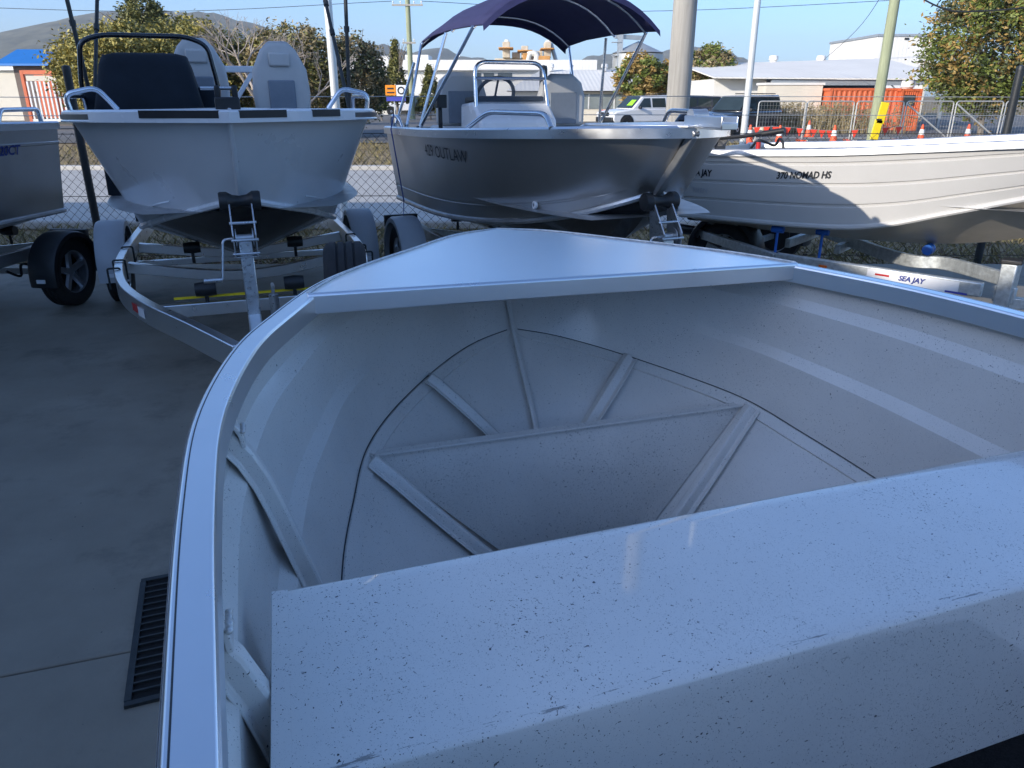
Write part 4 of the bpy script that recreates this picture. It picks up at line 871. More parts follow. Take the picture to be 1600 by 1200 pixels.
# ---------------------------------------------------------------- poles and overhead wires
def pole(name, label, X, Y, r, h, m, taper=.8, cat='pole', band=False):
    t = thing(name, label, cat, (X, Y, -.06)); mb = MB(); mb.tube([(0, 0, 0), (0, 0, h*.5), (0, 0, h)], [r, r*(1+taper)/2, r*taper], 18); mb.build('shaft', m, t)
    mb = MB(); mb.lathe([(r*1.6, 0), (r*1.5, .05), (r*1.02, .08)], 18); mb.build('footing', 'concrete_pale', t); return t
pole('timber_pole', 'thick weathered grey timber pole standing behind the bow of the navy canopy boat', 2.49, 12.0, .175, 9, 'timber', .92)
gp = pole('treated_pole', 'green treated timber pole wrapped in yellow at its foot', 13.5, 29.5, .19, 9.5, 'timber_green', .85)
for z0, z1, sx in ((.25, .95, 0), (.8, 1.55, .12)):
    mb = MB(); mb.box((sx, -.24, (z0+z1)/2), (.30, .06, z1-z0), Matrix.Rotation(.12, 3, 'Y')); mb.build('yellow_wrap', 'yellow', gp, bevel=.02)
mb = MB(); mb.box((.02, -.275, .95), (.2, .01, .06)); mb.build('wrap_text_bar', 'letter_dark', gp)
pole('light_pole', 'slim silver pole rising behind the stern of the beige ribbed dinghy', 2.82, 9.6, .042, 6.5, 'pole_white', .8)
pole('white_pole', 'white painted pole behind the white console boat', -2.47, 11.2, .058, 7, 'pole_white', .9)
up_ = pole('power_pole', 'far pale green power pole with crossarm beyond the road', -7.75, 62, .22, 11, 'timber_green', .75)
for z in (8.05, 5.5):
    mb = MB(); mb.bar((-1.15 if z > 6 else -.5, -.2, z), (1.15 if z > 6 else .5, -.2, z), .1, .12); ca = mb.build('crossarm', 'timber', up_)
    for x in ((-1.05, -.5, .5, 1.05) if z > 6 else (-.4, .4)):
        mb = MB(); mb.lathe([(0, .22), (.05, .2), (.06, .12), (.03, .08), (.03, 0)], 8, (x, -.2, z+.06)); mb.build('insulator', 'frame_white', ca)
def wire(label, pts, r=.012):
    mb = MB(); mb.tube(catmull(pts, 8), r, 5); tag(mb.build('overhead_wire', 'steel_dark'), label, 'wire')
wire('thick overhead cable sagging in front of the large tree at the right', [aty(1380, -40, 22), aty(1470, 12, 22), aty(1540, 17, 22), aty(1660, 6, 22)], .022)
wire('overhead wire running left from the far power pole', [(-8.9, 61.8, 8.25), (-25, 60, 7.4), (-42, 58, 7.6)], .02)
wire('overhead wire running right from the far power pole behind the canopy', [(-6.7, 61.8, 8.25), (10, 62, 7.6), (34, 62, 8.6)], .02)
wire('thin service wire dropping to the white block beside the treated pole', [(13.5, 29.5, 6.0), (15.2, 36, 4.6), (17.6, 46, 3.6)], .012)

# ---------------------------------------------------------------- buildings
def wx(px, Y): return aty(px, 150, Y).x
def wz(py, Y): return aty(800, py, Y).z
def bx(name, m, t, x0, x1, y0, y1, z0, z1, bevel=0.):
    o = t.location; mb = MB(); mb.box(((x0+x1)/2-o.x, (y0+y1)/2-o.y, (z0+z1)/2-o.z), (x1-x0, y1-y0, z1-z0)); return mb.build(name, m, t, bevel=bevel)
# long white warehouse
Y = 78; x0, x1 = wx(545, Y), wx(930, Y); wh1 = thing('warehouse', 'long white warehouse with deep fascia behind the navy canopy boat', 'building', ((x0+x1)/2, Y+8, 0))
bx('wall', 'wall_white', wh1, x0, x1, Y, Y+18, -.1, wz(109, Y)); bx('fascia', 'roof_white', wh1, x0-.3, wx(612, Y), Y-.6, Y+.3, wz(109, Y), wz(88, Y)); bx('fascia', 'roof_white', wh1, wx(612, Y)+.01, x1, Y-.6, Y+.3, wz(110, Y), wz(94, Y)); bx('roof', 'roof_pale', wh1, x0+.2, x1-.2, Y+.3, Y+18, wz(109, Y), wz(96, Y))
bx('parapet', 'roof_white', wh1, wx(632, Y), wx(668, Y), Y+2, Y+6, wz(96, Y), wz(84, Y))
for a, b, c, d in ((735, 752, 114, 124), (756, 772, 114, 124), (778, 800, 114, 124), (700, 712, 128, 140), (625, 640, 128, 140)):
    wn = bx('window', 'window_glass', wh1, wx(a, Y), wx(b, Y), Y-.05, Y+.1, wz(d, Y), wz(c, Y)); bx('sill', 'frame_white', wh1, wx(a, Y)-.1, wx(b, Y)+.1, Y-.12, Y+.05, wz(d, Y)-.12, wz(d, Y)-.003)
ps = bx('poster', 'sign_yellow', wh1, wx(573, Y), wx(583, Y), Y-.08, Y, wz(134, Y), wz(112, Y)); bx('poster_band', 'sign_orange', wh1, wx(566, Y), wx(572, Y), Y-.08, Y, wz(134, Y), wz(115, Y))
# cream shop with a low pale roof
Y = 58; x0, x1 = wx(800, Y), wx(1130, Y); wh2 = thing('cream_shop', 'low cream shop with pale roof and a row of windows', 'building', ((x0+x1)/2, Y+6, 0)); o = wh2.location
bx('wall', 'wall_cream', wh2, x0, x1, Y, Y+14, -.1, wz(143, Y))
mb = MB(); e, rg = wz(142, Y), wz(109, Y+9)
mb.add([(x0-.4-o.x, Y-.7-o.y, e), (x1+.4-o.x, Y-.7-o.y, e), (x1-3-o.x, Y+9-o.y, rg), (x0+2.4-o.x, Y+9-o.y, rg), (x0-.4-o.x, Y+16-o.y, e), (x1+.4-o.x, Y+16-o.y, e)], [(0, 1, 2, 3), (3, 2, 5, 4), (0, 3, 4), (1, 5, 2), (0, 4, 5, 1)]); mb.build('roof', 'roof_pale', wh2, smooth=0)
for i in range(5):
    a, b = 902+i*20, 919+i*20; wn = bx('window', 'window_pale', wh2, wx(a, Y), wx(b, Y), Y-.06, Y+.1, wz(170, Y), wz(147, Y)); bx('mullion', 'frame_white', wh2, wx(b, Y), wx(b, Y)+.09, Y-.09, Y+.1, wz(170, Y), wz(146, Y))
bx('red_band', 'cone_orange', wh2, wx(940, Y), wx(1000, Y), Y-.07, Y, wz(176, Y), wz(172, Y)); bx('door', 'window_glass', wh2, wx(872, Y), wx(884, Y), Y-.06, Y+.1, -.05, wz(147, Y))
for px in (860, 943, 1000):
    mb = MB(); mb.lathe([(0, .55), (.25, .5), (.28, .25), (.2, .2), (.2, 0)], 12, (wx(px, Y+8)-o.x, Y+8-o.y, rg-.1)); mb.build('roof_vent', 'roof_white', wh2)
# open fronted long shed at the right with pale corrugated roof
Y = 46; x0, x1 = wx(1118, Y), wx(1475, Y); ws = thing('open_shed', 'long open fronted shed with pale corrugated roof at the right', 'building', ((x0+x1)/2, Y+6, 0)); o = ws.location
bx('back_wall', 'dark_opening', ws, wx(1198, Y), x1, Y+9, Y+9.3, -.1, wz(123, Y)); bx('side_wall', 'wall_white', ws, x0, wx(1200, Y), Y+.6, Y+9, -.1, wz(123, Y))  # back wall coloured dark for the shade under the eave
mb = MB(); e, rg = wz(121, Y), wz(101, Y+9)
mb.add([(x0-.3-o.x, Y-.5-o.y, e), (x1+.3-o.x, Y-.5-o.y, e-.1), (x1+.3-o.x, Y+9-o.y, rg+.4), (x0-.3-o.x, Y+9-o.y, rg), (x0-.3-o.x, Y+18-o.y, e), (x1+.3-o.x, Y+18-o.y, e)], [(0, 1, 2, 3), (3, 2, 5, 4)]); rf = mb.build('roof', 'roof_pale', ws, smooth=0); sd = rf.modifiers.new('Solidify', 'SOLIDIFY'); sd.thickness = .06
bx('eave_beam', 'steel_grey', ws, wx(1200, Y), x1, Y-.35, Y-.15, e-.42, e-.12)
for px in (1204, 1412, 1470): bx('column', 'steel_grey', ws, wx(px, Y)-.08, wx(px, Y)+.08, Y-.3, Y-.14, -.1, e-.4)
mb = MB(); mb.bar((wx(1412, Y)-o.x, Y-.22-o.y, 1.6), (wx(1385, Y)-o.x, Y-.22-o.y, e-.35), .06, .06); mb.build('brace', 'steel_grey', ws)
for px in (1202, 1275): 
    mb = MB(); mb.lathe([(0, .6), (.28, .55), (.32, .3), (.22, .22), (.22, 0)], 12, (wx(px, Y+9)-o.x, Y+9-o.y, rg)); mb.build('roof_vent', 'roof_white', ws)
bk = thing('cream_block', 'stained cream rendered block in front of the open shed', 'building', (wx(1240, 43), 43, 0)); bx('wall', 'wall_cream', bk, wx(1196, 43), wx(1284, 43), 43, 44.5, -.1, wz(133, 43)); bx('coping', 'wall_white', bk, wx(1196, 43)-.08, wx(1284, 43)+.08, 42.94, 44.56, wz(133, 43)+.003, wz(131, 43)+.06)
wb = thing('white_block', 'tall plain white block rising above the open shed roof', 'building', (wx(1400, 68), 72, 0)); bx('wall', 'roof_white', wb, wx(1358, 68), wx(1440, 68), 68, 78, -.1, wz(57, 68)); bx('roof_edge', 'steel_grey', wb, wx(1358, 68)-.1, wx(1440, 68)+.1, 67.9, 78.1, wz(57, 68)+.003, wz(54, 68)+.05); bx('downpipe', 'wall_cream', wb, wx(1437, 68), wx(1442, 68), 67.85, 67.99, 0, wz(57, 68)); bx('vent', 'steel_dark', wb, wx(1398, 68), wx(1404, 68), 67.9, 68.1, wz(62, 68), wz(57, 68)-.1)
# shipping containers
def container(label, px0, px1, Y, ztop, m):
    x0, x1 = wx(px0, Y), wx(px1, Y); t = thing('shipping_container', label, 'container', ((x0+x1)/2, Y+1.2, 0), 0, 'containers beside the open shed'); L = x1-x0
    mb = MB(); n = max(8, int(L/.28)); pts = []
    for i in range(n):
        a = -L/2+.08+(L-.16)*i/n; w_ = (L-.16)/n; pts += [(a, -1.16), (a+w_*.3, -1.16), (a+w_*.5, -1.2), (a+w_*.8, -1.2)]
    pts.append((L/2-.08, -1.16)); pts += [(L/2-.08, 1.2), (-L/2+.08, 1.2)]
    mb.prism(pts, .12, ztop-.1, 'Z'); mb.build('ribbed_wall', m, t, smooth=0)
    for z in (.06, ztop-.05): mb = MB(); mb.box((0, 0, z), (L, 2.44, .12)); mb.build('frame_rail', m, t)
    for x in (-L/2+.05, L/2-.05):
        for y in (-1.19, 1.19): mb = MB(); mb.box((x, y, ztop/2), (.1, .1, ztop)); mb.build('corner_post', m, t)
    return t
container('bright orange ribbed shipping container under the open shed', 1297, 1406, 42, wz(138, 42), 'container_orange')
c_ = container('short red brown container with a dark window beside the orange one', 1408, 1440, 41.5, wz(139, 41.5), 'container_orange')
mb = MB(); mb.box((-.1, -1.23, 1.5), (.55, .04, .5)); mb.build('window', 'window_glass', c_); mb = MB(); mb.lathe([(0, .45), (.3, .4), (.34, .1), (.25, 0)], 12, (0, -.6, wz(139, 41.5))); mb.build('roof_vent', 'roof_white', c_)
# silo and plant in the distance
Y = 150; sx_ = wx(993, Y); t = thing('grain_silo', 'ribbed grey steel silo with conical roof beyond the shops', 'silo', (sx_, Y, 0)); R_ = wx(1031, Y)-sx_; zt = wz(83, Y)
mb = MB(); pr = []
for i in range(28): z = zt*i/28; pr += [(R_, z), (R_*1.012, z+zt/56)]
mb.lathe(pr, 40); mb.build('drum', 'silo', t, smooth=60); mb = MB(); mb.lathe([(R_*1.03, zt), (R_*.1, wz(66, Y)), (0, wz(64, Y))], 40); mb.build('roof', 'silo', t, smooth=20)
mb = MB(); mb.box((wx(963, Y)-sx_, -2, wz(52, Y)/2), (.9, .9, wz(52, Y))); mb.bar((wx(955, Y)-sx_, -2, wz(58, Y)), (.5, -1, wz(60, Y)), .7, .7); mb.build('elevator', 'steel_grey', t)
for k in range(4): mb = MB(); mb.box((wx(957, Y)-sx_, -2, wz(108, Y)+k*2.2), (1.6, 1.2, .12)); mb.build('platform', 'steel_grey', t)
Y = 170; px_ = wx(815, Y); t = thing('processing_plant', 'rust streaked cream processing plant with pipes and towers on the skyline', 'plant', (px_, Y, 0))
def pb(name, m, a, b, c, d, dy=0, D=5): mb = MB(); mb.box(((wx(a, Y)+wx(b, Y))/2-px_, dy, (wz(c, Y)+wz(d, Y))/2), (wx(b, Y)-wx(a, Y), D, abs(wz(c, Y)-wz(d, Y)))); mb.build(name, m, t, bevel=.1)
pb('base_block', 'rusty_plant', 774, 858, 150, 92); pb('tower', 'rusty_plant', 786, 797, 92, 68, -3); pb('tower', 'rusty_plant', 814, 824, 92, 74, -3); pb('tower', 'rusty_plant', 848, 858, 92, 68, -3); pb('deck', 'rust_orange', 780, 802, 79, 77, -4, 7); pb('deck', 'rust_orange', 808, 830, 83, 81, -4, 7); pb('deck', 'rust_orange', 842, 862, 80, 78, -4, 7); pb('hopper', 'rusty_plant', 800, 812, 92, 83, -1); pb('hopper', 'rusty_plant', 828, 846, 95, 81, -1); pb('skirt', 'rust_orange', 816, 824, 100, 86, -6, 3); pb('skirt', 'rust_orange', 838, 856, 102, 90, -6, 3); pb('cap', 'wall_white', 789, 795, 68, 64, -3, 3); pb('cap', 'wall_white', 850, 857, 68, 65, -3, 3)
mb = MB(); mb.tube(arc_round([(wx(822, Y)-px_, -7, wz(100, Y)), (wx(826, Y)-px_, -7, wz(84, Y)), (wx(838, Y)-px_, -7, wz(88, Y)), (wx(834, Y)-px_, -7, wz(104, Y))], 2.5), .6, 10); mb.build('duct', 'wall_white', t)
mb = MB(); mb.tube([(wx(858, Y)-px_, -4, wz(70, Y)), (wx(866, Y)-px_, -4, wz(96, Y))], .4, 8); mb.build('chute', 'steel_grey', t)
# blue roofed kiosk and orange stillage at the far left
Y = 50; xa, xb = wx(10, Y), wx(122, Y); t = thing('blue_roof_kiosk', 'brown kiosk with a bright blue hipped roof at the far left', 'building', ((xa+xb)/2, Y, 0)); o = t.location
bx('wall', 'brick_brown', t, wx(30, Y), wx(112, Y), Y, Y+4, -.1, wz(99, Y)); mb = MB(); e, rg = wz(100, Y), wz(77, Y+2)
mb.add([(xa-o.x, -.6, e), (xb-o.x, -.6, e), (xb-o.x, 4.6, e), (xa-o.x, 4.6, e), (wx(12, Y)-o.x, 2, rg), (wx(52, Y)-o.x, 2, rg)], [(0, 1, 5, 4), (1, 2, 5), (2, 3, 4, 5), (3, 0, 4), (0, 3, 2, 1)]); mb.build('roof', 'blue_roof', t, smooth=0)
mb = MB(); mb.box((0, -.62, e-.06), (xb-xa, .06, .12)); mb.build('gutter', 'blue_roof', t); mb = MB(); mb.box((wx(106, Y)-o.x, -.4, e/2), (.16, .16, e-.1)); mb.build('corner_post', 'steel_dark', t)
t = thing('cream_hut', 'small cream hut at the far left edge behind the white ute', 'building', (wx(5, 60), 62, 0)); bx('wall', 'wall_cream', t, wx(-60, 60), wx(32, 60), 60, 64, -.1, wz(110, 60)); bx('roof', 'roof_white', t, wx(-62, 60), wx(34, 60), 59.7, 64.3, wz(110, 60)+.002, wz(104, 60))
Y = 44; xa, xb = wx(42, Y), wx(126, Y); t = thing('orange_stillage', 'orange steel stillage with pale slats in front of the blue roofed kiosk', 'stillage', ((xa+xb)/2, Y, 0)); L = xb-xa; z0, z1 = .45, wz(110, Y)
for x in (-L/2, L/2): mb = MB(); mb.box((x, 0, z1/2), (.16, .16, z1)); mb.build('upright', 'container_orange', t)
for z in (z1, z0+.05): mb = MB(); mb.box((0, 0, z-.09), (L, .14, .2)); mb.build('rail', 'container_orange' if z == z1 else 'roof_white', t)
mb = MB(); mb.box((0, -.05, z1-.40), (L*.86, .05, .26)); mb.build('header_board', 'wall_cream', t)
for i in range(12): mb = MB(); mb.box((-L*.43+L*.86*i/11, -.05, (z0+z1-.55)/2+.02), (.09, .05, z1-.6-z0)); mb.build('slat', 'frame_white', t)
mb = MB(); mb.box((0, 1.0, (z0+z1)/2-.05), (L*.97, .08, z1-z0-.3)); mb.build('back_panel', 'container_orange', t); mb = MB(); mb.box((0, .5, .3), (L, 1.2, .16)); mb.build('tray', 'steel_dark', t)
for x in (-L*.3, L*.3): mb = MB(); mb.lathe([(0, -.12), (.3, -.12), (.33, 0), (.3, .12), (0, .12)], 20, (x, .3, .28), 'Y'); mb.build('wheel', 'rubber', t)

# ---------------------------------------------------------------- cars
def car(label, X, Y, rz, paint, ute=False, name='parked_car', scale=1., vest=False, rack=False):
    t = thing(name, label, 'car', (X, Y, -.03), rz, 'cars parked across the road'); t.scale = (scale,)*3
    mb = MB(); mb.prism([(-2.25, .52), (-2.28, .95), (-2.22, 1.12), (1.05, 1.10), (2.1, .98), (2.28, .85), (2.30, .52), (2.15, .42), (-2.1, .42)], -.87, .87); bd = mb.build('body', paint, t, bevel=.07, smooth=50)
    back = -.55 if ute else -2.15
    def tap(mb, zlo=1.1, zhi=1.78, k=.16): mb.v = [(x, y*(1-k*max(0, (z-zlo)/(zhi-zlo))), z) for x, y, z in mb.v]; return mb
    mb = MB(); mb.prism([(back, 1.08), (1.12, 1.08), (.42, 1.74), (back+.10, 1.78), (back+.02, 1.6)], -.84, .84); tap(mb).build('cabin', paint, t, bevel=.05, smooth=50)
    segs = [(-.42, .28)] if ute else [(-1.98, -1.12), (-1.04, -.22), (-.14, .28)]
    segs = [(-.45, .9)] if ute else [(-1.98, -1.10), (-1.02, -.14), (-.06, .9)]
    for a, b in segs:
        for s in (-1, 1):
            mb = MB(); bt = b if b < .5 else .36
            mb.prism([(a, 1.17), (b-.02 if b < .5 else b-.12, 1.17), (bt, 1.62), (a+.04, 1.63)], s*.835, s*.85); tap(mb).build('side_window', 'car_glass', t)
    mb = MB(); mb.add([(1.11, -.72, 1.14), (1.11, .72, 1.14), (.50, .63, 1.69), (.50, -.63, 1.69)], [(0, 1, 2, 3)]); mb.v = [(x+.02, y, z+.01) for x, y, z in mb.v]; ws_ = mb.build('windscreen', 'car_glass', t)
    if vest: mb = MB(); mb.add([(.98, .10, 1.24), (.98, .62, 1.24), (.66, .55, 1.52), (.66, .12, 1.52)], [(0, 1, 2, 3)]); mb.v = [(x+.04, y, z+.025) for x, y, z in mb.v]; mb.build('sun_shade', 'hi_vis', ws_)
    mb = MB(); mb.add([(back-.01, -.7, 1.2), (back-.01, .7, 1.2), (back+.07, .62, 1.62), (back+.07, -.62, 1.62)], [(0, 1, 2, 3)]); mb.v = [(x-.02, y, z) for x, y, z in mb.v]; mb.build('rear_window', 'car_glass', t)
    mb = MB(); mb.box((2.28, 0, .56), (.16, 1.66, .26)); bp = mb.build('bumper', 'black_plastic', t, bevel=.05)
    mb = MB(); mb.box((-2.28, 0, .58), (.14, 1.66, .22)); mb.build('rear_bumper', 'black_plastic', t, bevel=.04)
    mb = MB(); mb.box((2.285, 0, .83), (.05, .80, .20)); mb.build('grille', 'chrome' if paint != 'car_white' else 'black_plastic', t, bevel=.02)
    for s in (-1, 1):
        mb = MB(); mb.box((2.24, s*.64, .84), (.14, .34, .20)); mb.build('headlight', 'reflector', t, bevel=.03)
        mb = MB(); mb.box((-2.26, s*.74, .92), (.06, .18, .40)); mb.build('tail_light', 'red_lens', t, bevel=.02)
        mb = MB(); mb.box((.72, s*.97, 1.16), (.12, .20, .15)); mb.build('mirror', 'black_plastic', t, bevel=.03)
        for x in (1.45, -1.42):
            mb = MB(); mb.lathe([(0, -.02), (.43, -.02), (.43, .02), (0, .02)], 24, (x, s*.865, .40), 'Y'); mb.build('wheel_arch', 'black_plastic', t)
            wh = bpy.data.objects.new('wheel', None); COL.objects.link(wh); wh.parent = t; wh.location = (x, s*.80, .36)
            mb = MB(); mb.lathe([(.22, -.1), (.33, -.11), (.36, -.08), (.36, .08), (.33, .11), (.22, .1)], 24, axis='Y', closed=True); mb.build('tyre', 'rubber', wh)
            mb = MB(); mb.lathe([(0, s*.08), (.08, s*.09), (.2, s*.06), (.23, s*.09)], 20, axis='Y'); mb.build('rim', 'rim', wh)
    if ute:
        mb = MB()
        for y in (-.82, .82): mb.box((-1.42, y, 1.16), (1.66, .06, .12))
        mb.box((-2.22, 0, 1.10), (.06, 1.7, .3)); mb.build('tray_sides', paint, t)
    if rack:
        for x in (-1.7, -.6): mb = MB(); mb.tube([(x, -.7, 1.83), (x, .7, 1.83)], .025, 6); mb.build('roof_bar', 'black_plastic', t)
    return t
def gpt(px, py): p = atz(px, py, -.03); return p.x, p.y
car('white four wheel drive with a green shade behind its windscreen', *gpt(1000, 203), radians(205), 'car_white', vest=True, rack=True)
car('dark blue wagon showing a red tail light beside the timber pole', *gpt(1100, 199), radians(18), 'car_blue')
car('dark four wheel drive with bright chrome grille facing the yard', *gpt(1152, 213), radians(222), 'car_dark', rack=True)
car('black ute half hidden behind the right seat of the navy canopy boat', *gpt(878, 188), radians(190), 'car_dark', ute=True, name='parked_ute')
car('white van parked by the road signs left of the canopy poles', *gpt(635, 180), radians(8), 'car_white', name='parked_van')
car('black wagon parked under the small conifer left of the canopy poles', *gpt(682, 181), radians(5), 'car_dark')
car('white ute at the far left edge seen from behind', *gpt(4, 186), radians(100), 'car_white', name='parked_ute', scale=1.05)
car('dark hatchback glimpsed through the console screen of the navy canopy boat', *gpt(790, 181), radians(175), 'car_blue')

# ---------------------------------------------------------------- cones, bunting, temporary fence, signs
def cone(label, px, py):
    x, y = gpt(px, py); t = thing('traffic_cone', label, 'traffic cone', (x, y, -.03), 0, 'cones along the temporary fence')
    mb = MB(); mb.box((0, 0, .02), (.38, .38, .04)); mb.build('base', 'cone_orange', t, bevel=.01)
    mb = MB(); mb.lathe([(.15, .04), (.035, .70), (0, .71)], 20); mb.build('body', 'cone_orange', t)
    mb = MB(); mb.lathe([(.108, .32), (.074, .52)], 20); mb.v = [(a*1.04, b*1.04, c) for a, b, c in mb.v]; mb.build('white_band', 'cone_white', t)
for lb, px, py in (('orange cone beside the slim silver pole', 1170, 225), ('orange cone right of the dark four wheel drive', 1216, 226), ('orange cone below the middle of the orange container', 1301, 226), ('orange cone with broad white band right of the treated pole', 1437, 224), ('orange cone near the braced fence panel', 1509, 223), ('farthest orange cone beside the cream block', 1262, 214)):
    cone(lb, px, py)
bt = thing('bunting', 'line of red triangular safety flags strung before the cream block', 'bunting', (wx(1280, 30), 30.2, 0)); o = bt.location
fl = [aty(px, 201+3*sin(px*.03), 30.2) for px in range(1160, 1425, 6)]
mb = MB(); mb.tube([p-o for p in fl], .008, 5); mb.build('cord', 'wire_pale', bt)
for i, px in enumerate((1183, 1198, 1212, 1231, 1250, 1272, 1285, 1297, 1336, 1384, 1405)):
    p = aty(px, 201+3*sin(px*.03), 30.2)-o; mb = MB(); mb.prism([(p.x-.13, p.z), (p.x+.13, p.z), (p.x, p.z-.30)], -.004, .004); f = mb.build('flag', 'flag_red', bt); f.rotation_euler = (0, 0, 0)
for i, px in enumerate((1186, 1262, 1340, 1418, 1496, 1574)):
    Y = 31.0+(i % 2)*.12; xa, xb = wx(px, Y), wx(px+76, Y); t = thing('fence_panel', ['temporary mesh fence panel beside the slim silver pole', 'temporary mesh fence panel before the cream block', 'temporary mesh fence panel behind the treated pole', 'temporary mesh fence panel before the small red container', 'temporary mesh fence panel with a diagonal brace under the large tree', 'temporary mesh fence panel cut by the right edge'][i], 'fence panel', ((xa+xb)/2, Y, -.03), 0, 'temporary fence panels'); L = xb-xa-.06; h = wz(157, Y)
    mb = MB(); mb.tube(arc_round([(-L/2, 0, .05), (-L/2, 0, h), (L/2, 0, h), (L/2, 0, .05)], .12), .026, 8); mb.tube([(-L/2, 0, .18), (L/2, 0, .18)], .022, 8); mb.build('frame', 'wire_pale', t)
    if i in (3, 4): mb = MB(); mb.bar((-L/2+.02, 0, h-.1), (L/2-.05, 0, .2), .05, .05); mb.build('brace', 'wire_pale', t)
    mb = MB()
    for k in range(1, 16): mb.tube([(-L/2+L*k/16, .01, .18), (-L/2+L*k/16, .01, h)], .0035, 3)
    for k in range(1, 9): mb.tube([(-L/2, .01, .18+(h-.18)*k/9), (L/2, .01, .18+(h-.18)*k/9)], .0035, 3)
    stuff(mb.build('wire_mesh', 'wire_pale', t, smooth=0, fix=False))
    for x in (-L/2, L/2): mb = MB(); mb.box((x, 0, .06), (.24, .55, .13)); mb.build('foot_block', 'wall_cream' if x < 0 else 'cone_orange', t, bevel=.02)
x, y = wx(620, 30), 30; t = thing('road_sign', 'orange and white roadside sign panels over a blue bar on a thin post', 'sign', (x, y, -.05)); 
mb = MB(); mb.tube([(-.1, 0, 0), (-.1, 0, wz(133, 30))], .025, 8); mb.build('post', 'steel_grey', t)
for nm, m, a, b, c, d in (('orange_panel', 'sign_orange', 603, 619, 133, 149), ('white_panel', 'letter_white', 620, 635, 133, 150), ('blue_bar', 'sign_blue', 604, 634, 150.5, 158)):
    mb = MB(); mb.box(((wx(a, 30)+wx(b, 30))/2-x, -.05, (wz(c, 30)+wz(d, 30))/2+.05), (wx(b, 30)-wx(a, 30), .03, wz(c, 30)-wz(d, 30))); pn = mb.build(nm, m, t)
    cxx = (wx(a, 30)+wx(b, 30))/2-x; czz = (wz(c, 30)+wz(d, 30))/2+.05
    if nm == 'orange_panel':
        mb = MB(); mb.box((cxx, -.07, czz+.06), (.24, .01, .06)); mb.build('panel_mark', 'letter_dark', pn)
        mb = MB(); mb.box((cxx, -.07, czz-.08), (.28, .01, .05)); mb.build('panel_mark', 'letter_dark', pn)
    if nm == 'white_panel': mb = MB(); mb.lathe([(.09, -.005), (.14, -.005), (.14, .005), (.09, .005)], 16, (cxx, -.07, czz), 'Y'); mb.build('panel_mark', 'letter_dark', pn)

rnd = random.Random(77); mb = MB()
for _ in range(1500):
    px = rnd.choice((rnd.gauss(1300, 14), rnd.gauss(1340, 25), rnd.gauss(1250, 16), rnd.gauss(1218, 8), rnd.uniform(1200, 1440))); x = wx(px, 39); y = 39+rnd.uniform(-.8, .8); h = rnd.uniform(.3, 1.5); a = rnd.uniform(0, 2*pi); q = Vector((x+rnd.gauss(0, .22)*h, y, h)); d = Vector((cos(a), sin(a), 0))*.014
    mb.add([Vector((x, y, -.05))-d, Vector((x, y, -.05))+d, q+d*.5, q-d*.5], [(0, 1, 2, 3)])
    for k in range(3): p = Vector((x, y, 0)).lerp(q, rnd.uniform(.4, 1)); e = Vector((rnd.gauss(0, .12), rnd.gauss(0, .05), rnd.gauss(.03, .06))); mb.add([p, p+e*.5+Vector((0, 0, .03)), p+e, p+e*.5-Vector((0, 0, .03))], [(0, 1, 2, 3)])
tag(stuff(mb.build('dry_weeds', 'leaf_dry', smooth=0, fix=False)), 'tall dry weeds standing before the cream block and orange container', 'weeds')

# ---------------------------------------------------------------- trees
def crown_mesh(rnd, R, n, leafs, clumps, shape='round', squash=1.):
    mb = MB(); cs = []
    for _ in range(clumps):
        while True:
            v = Vector((rnd.uniform(-1, 1), rnd.uniform(-1, 1), rnd.uniform(-1, 1)))
            if .15 < v.length < 1: break
        v = v.normalized()*(v.length**.45)
        if shape == 'cone':
            h = rnd.random()**1.5; a = rnd.uniform(0, 2*pi); rr = (1-h)*(.5+.5*rnd.random())+.04; v = Vector((cos(a)*rr, sin(a)*rr, h*2-1))
        cs.append((v, rnd.uniform(.12, .30)*(.6 if shape == 'cone' else 1)))
    for _ in range(n):
        c, s = cs[rnd.randrange(len(cs))]
        p = c+Vector((rnd.gauss(0, s*.5), rnd.gauss(0, s*.5), rnd.gauss(0, s*.42)))
        p = Vector((p.x*R[0], p.y*R[1], p.z*R[2])); l = leafs*rnd.uniform(.5, 1.3)
        a = Vector((rnd.gauss(0, 1), rnd.gauss(0, 1), rnd.gauss(0, .6))).normalized(); b = a.cross(Vector((rnd.gauss(0, 1), rnd.gauss(0, 1), rnd.gauss(0, 1)))).normalized()
        mb.add([p-a*l, p+b*l*.42, p+a*l, p-b*l*.42], [(0, 1, 2, 3)])
    return mb
def branches(rnd, mb, p, d, L, r, depth, spread=.55, n=3):
    q = p+d*L; m = p.lerp(q, .5)+Vector((rnd.gauss(0, .05), rnd.gauss(0, .05), 0))*L
    mb.tube([p, m, q], [r, r*.85, r*.7], 5 if depth < 2 else 7)
    if depth == 0: return
    for k in range(n):
        nd = (d+Vector((rnd.gauss(0, spread), rnd.gauss(0, spread), rnd.gauss(.1, spread*.55)))).normalized()
        branches(rnd, mb, m.lerp(q, rnd.uniform(.3, 1)), nd, L*rnd.uniform(.6, .85), r*.55, depth-1, spread, n)
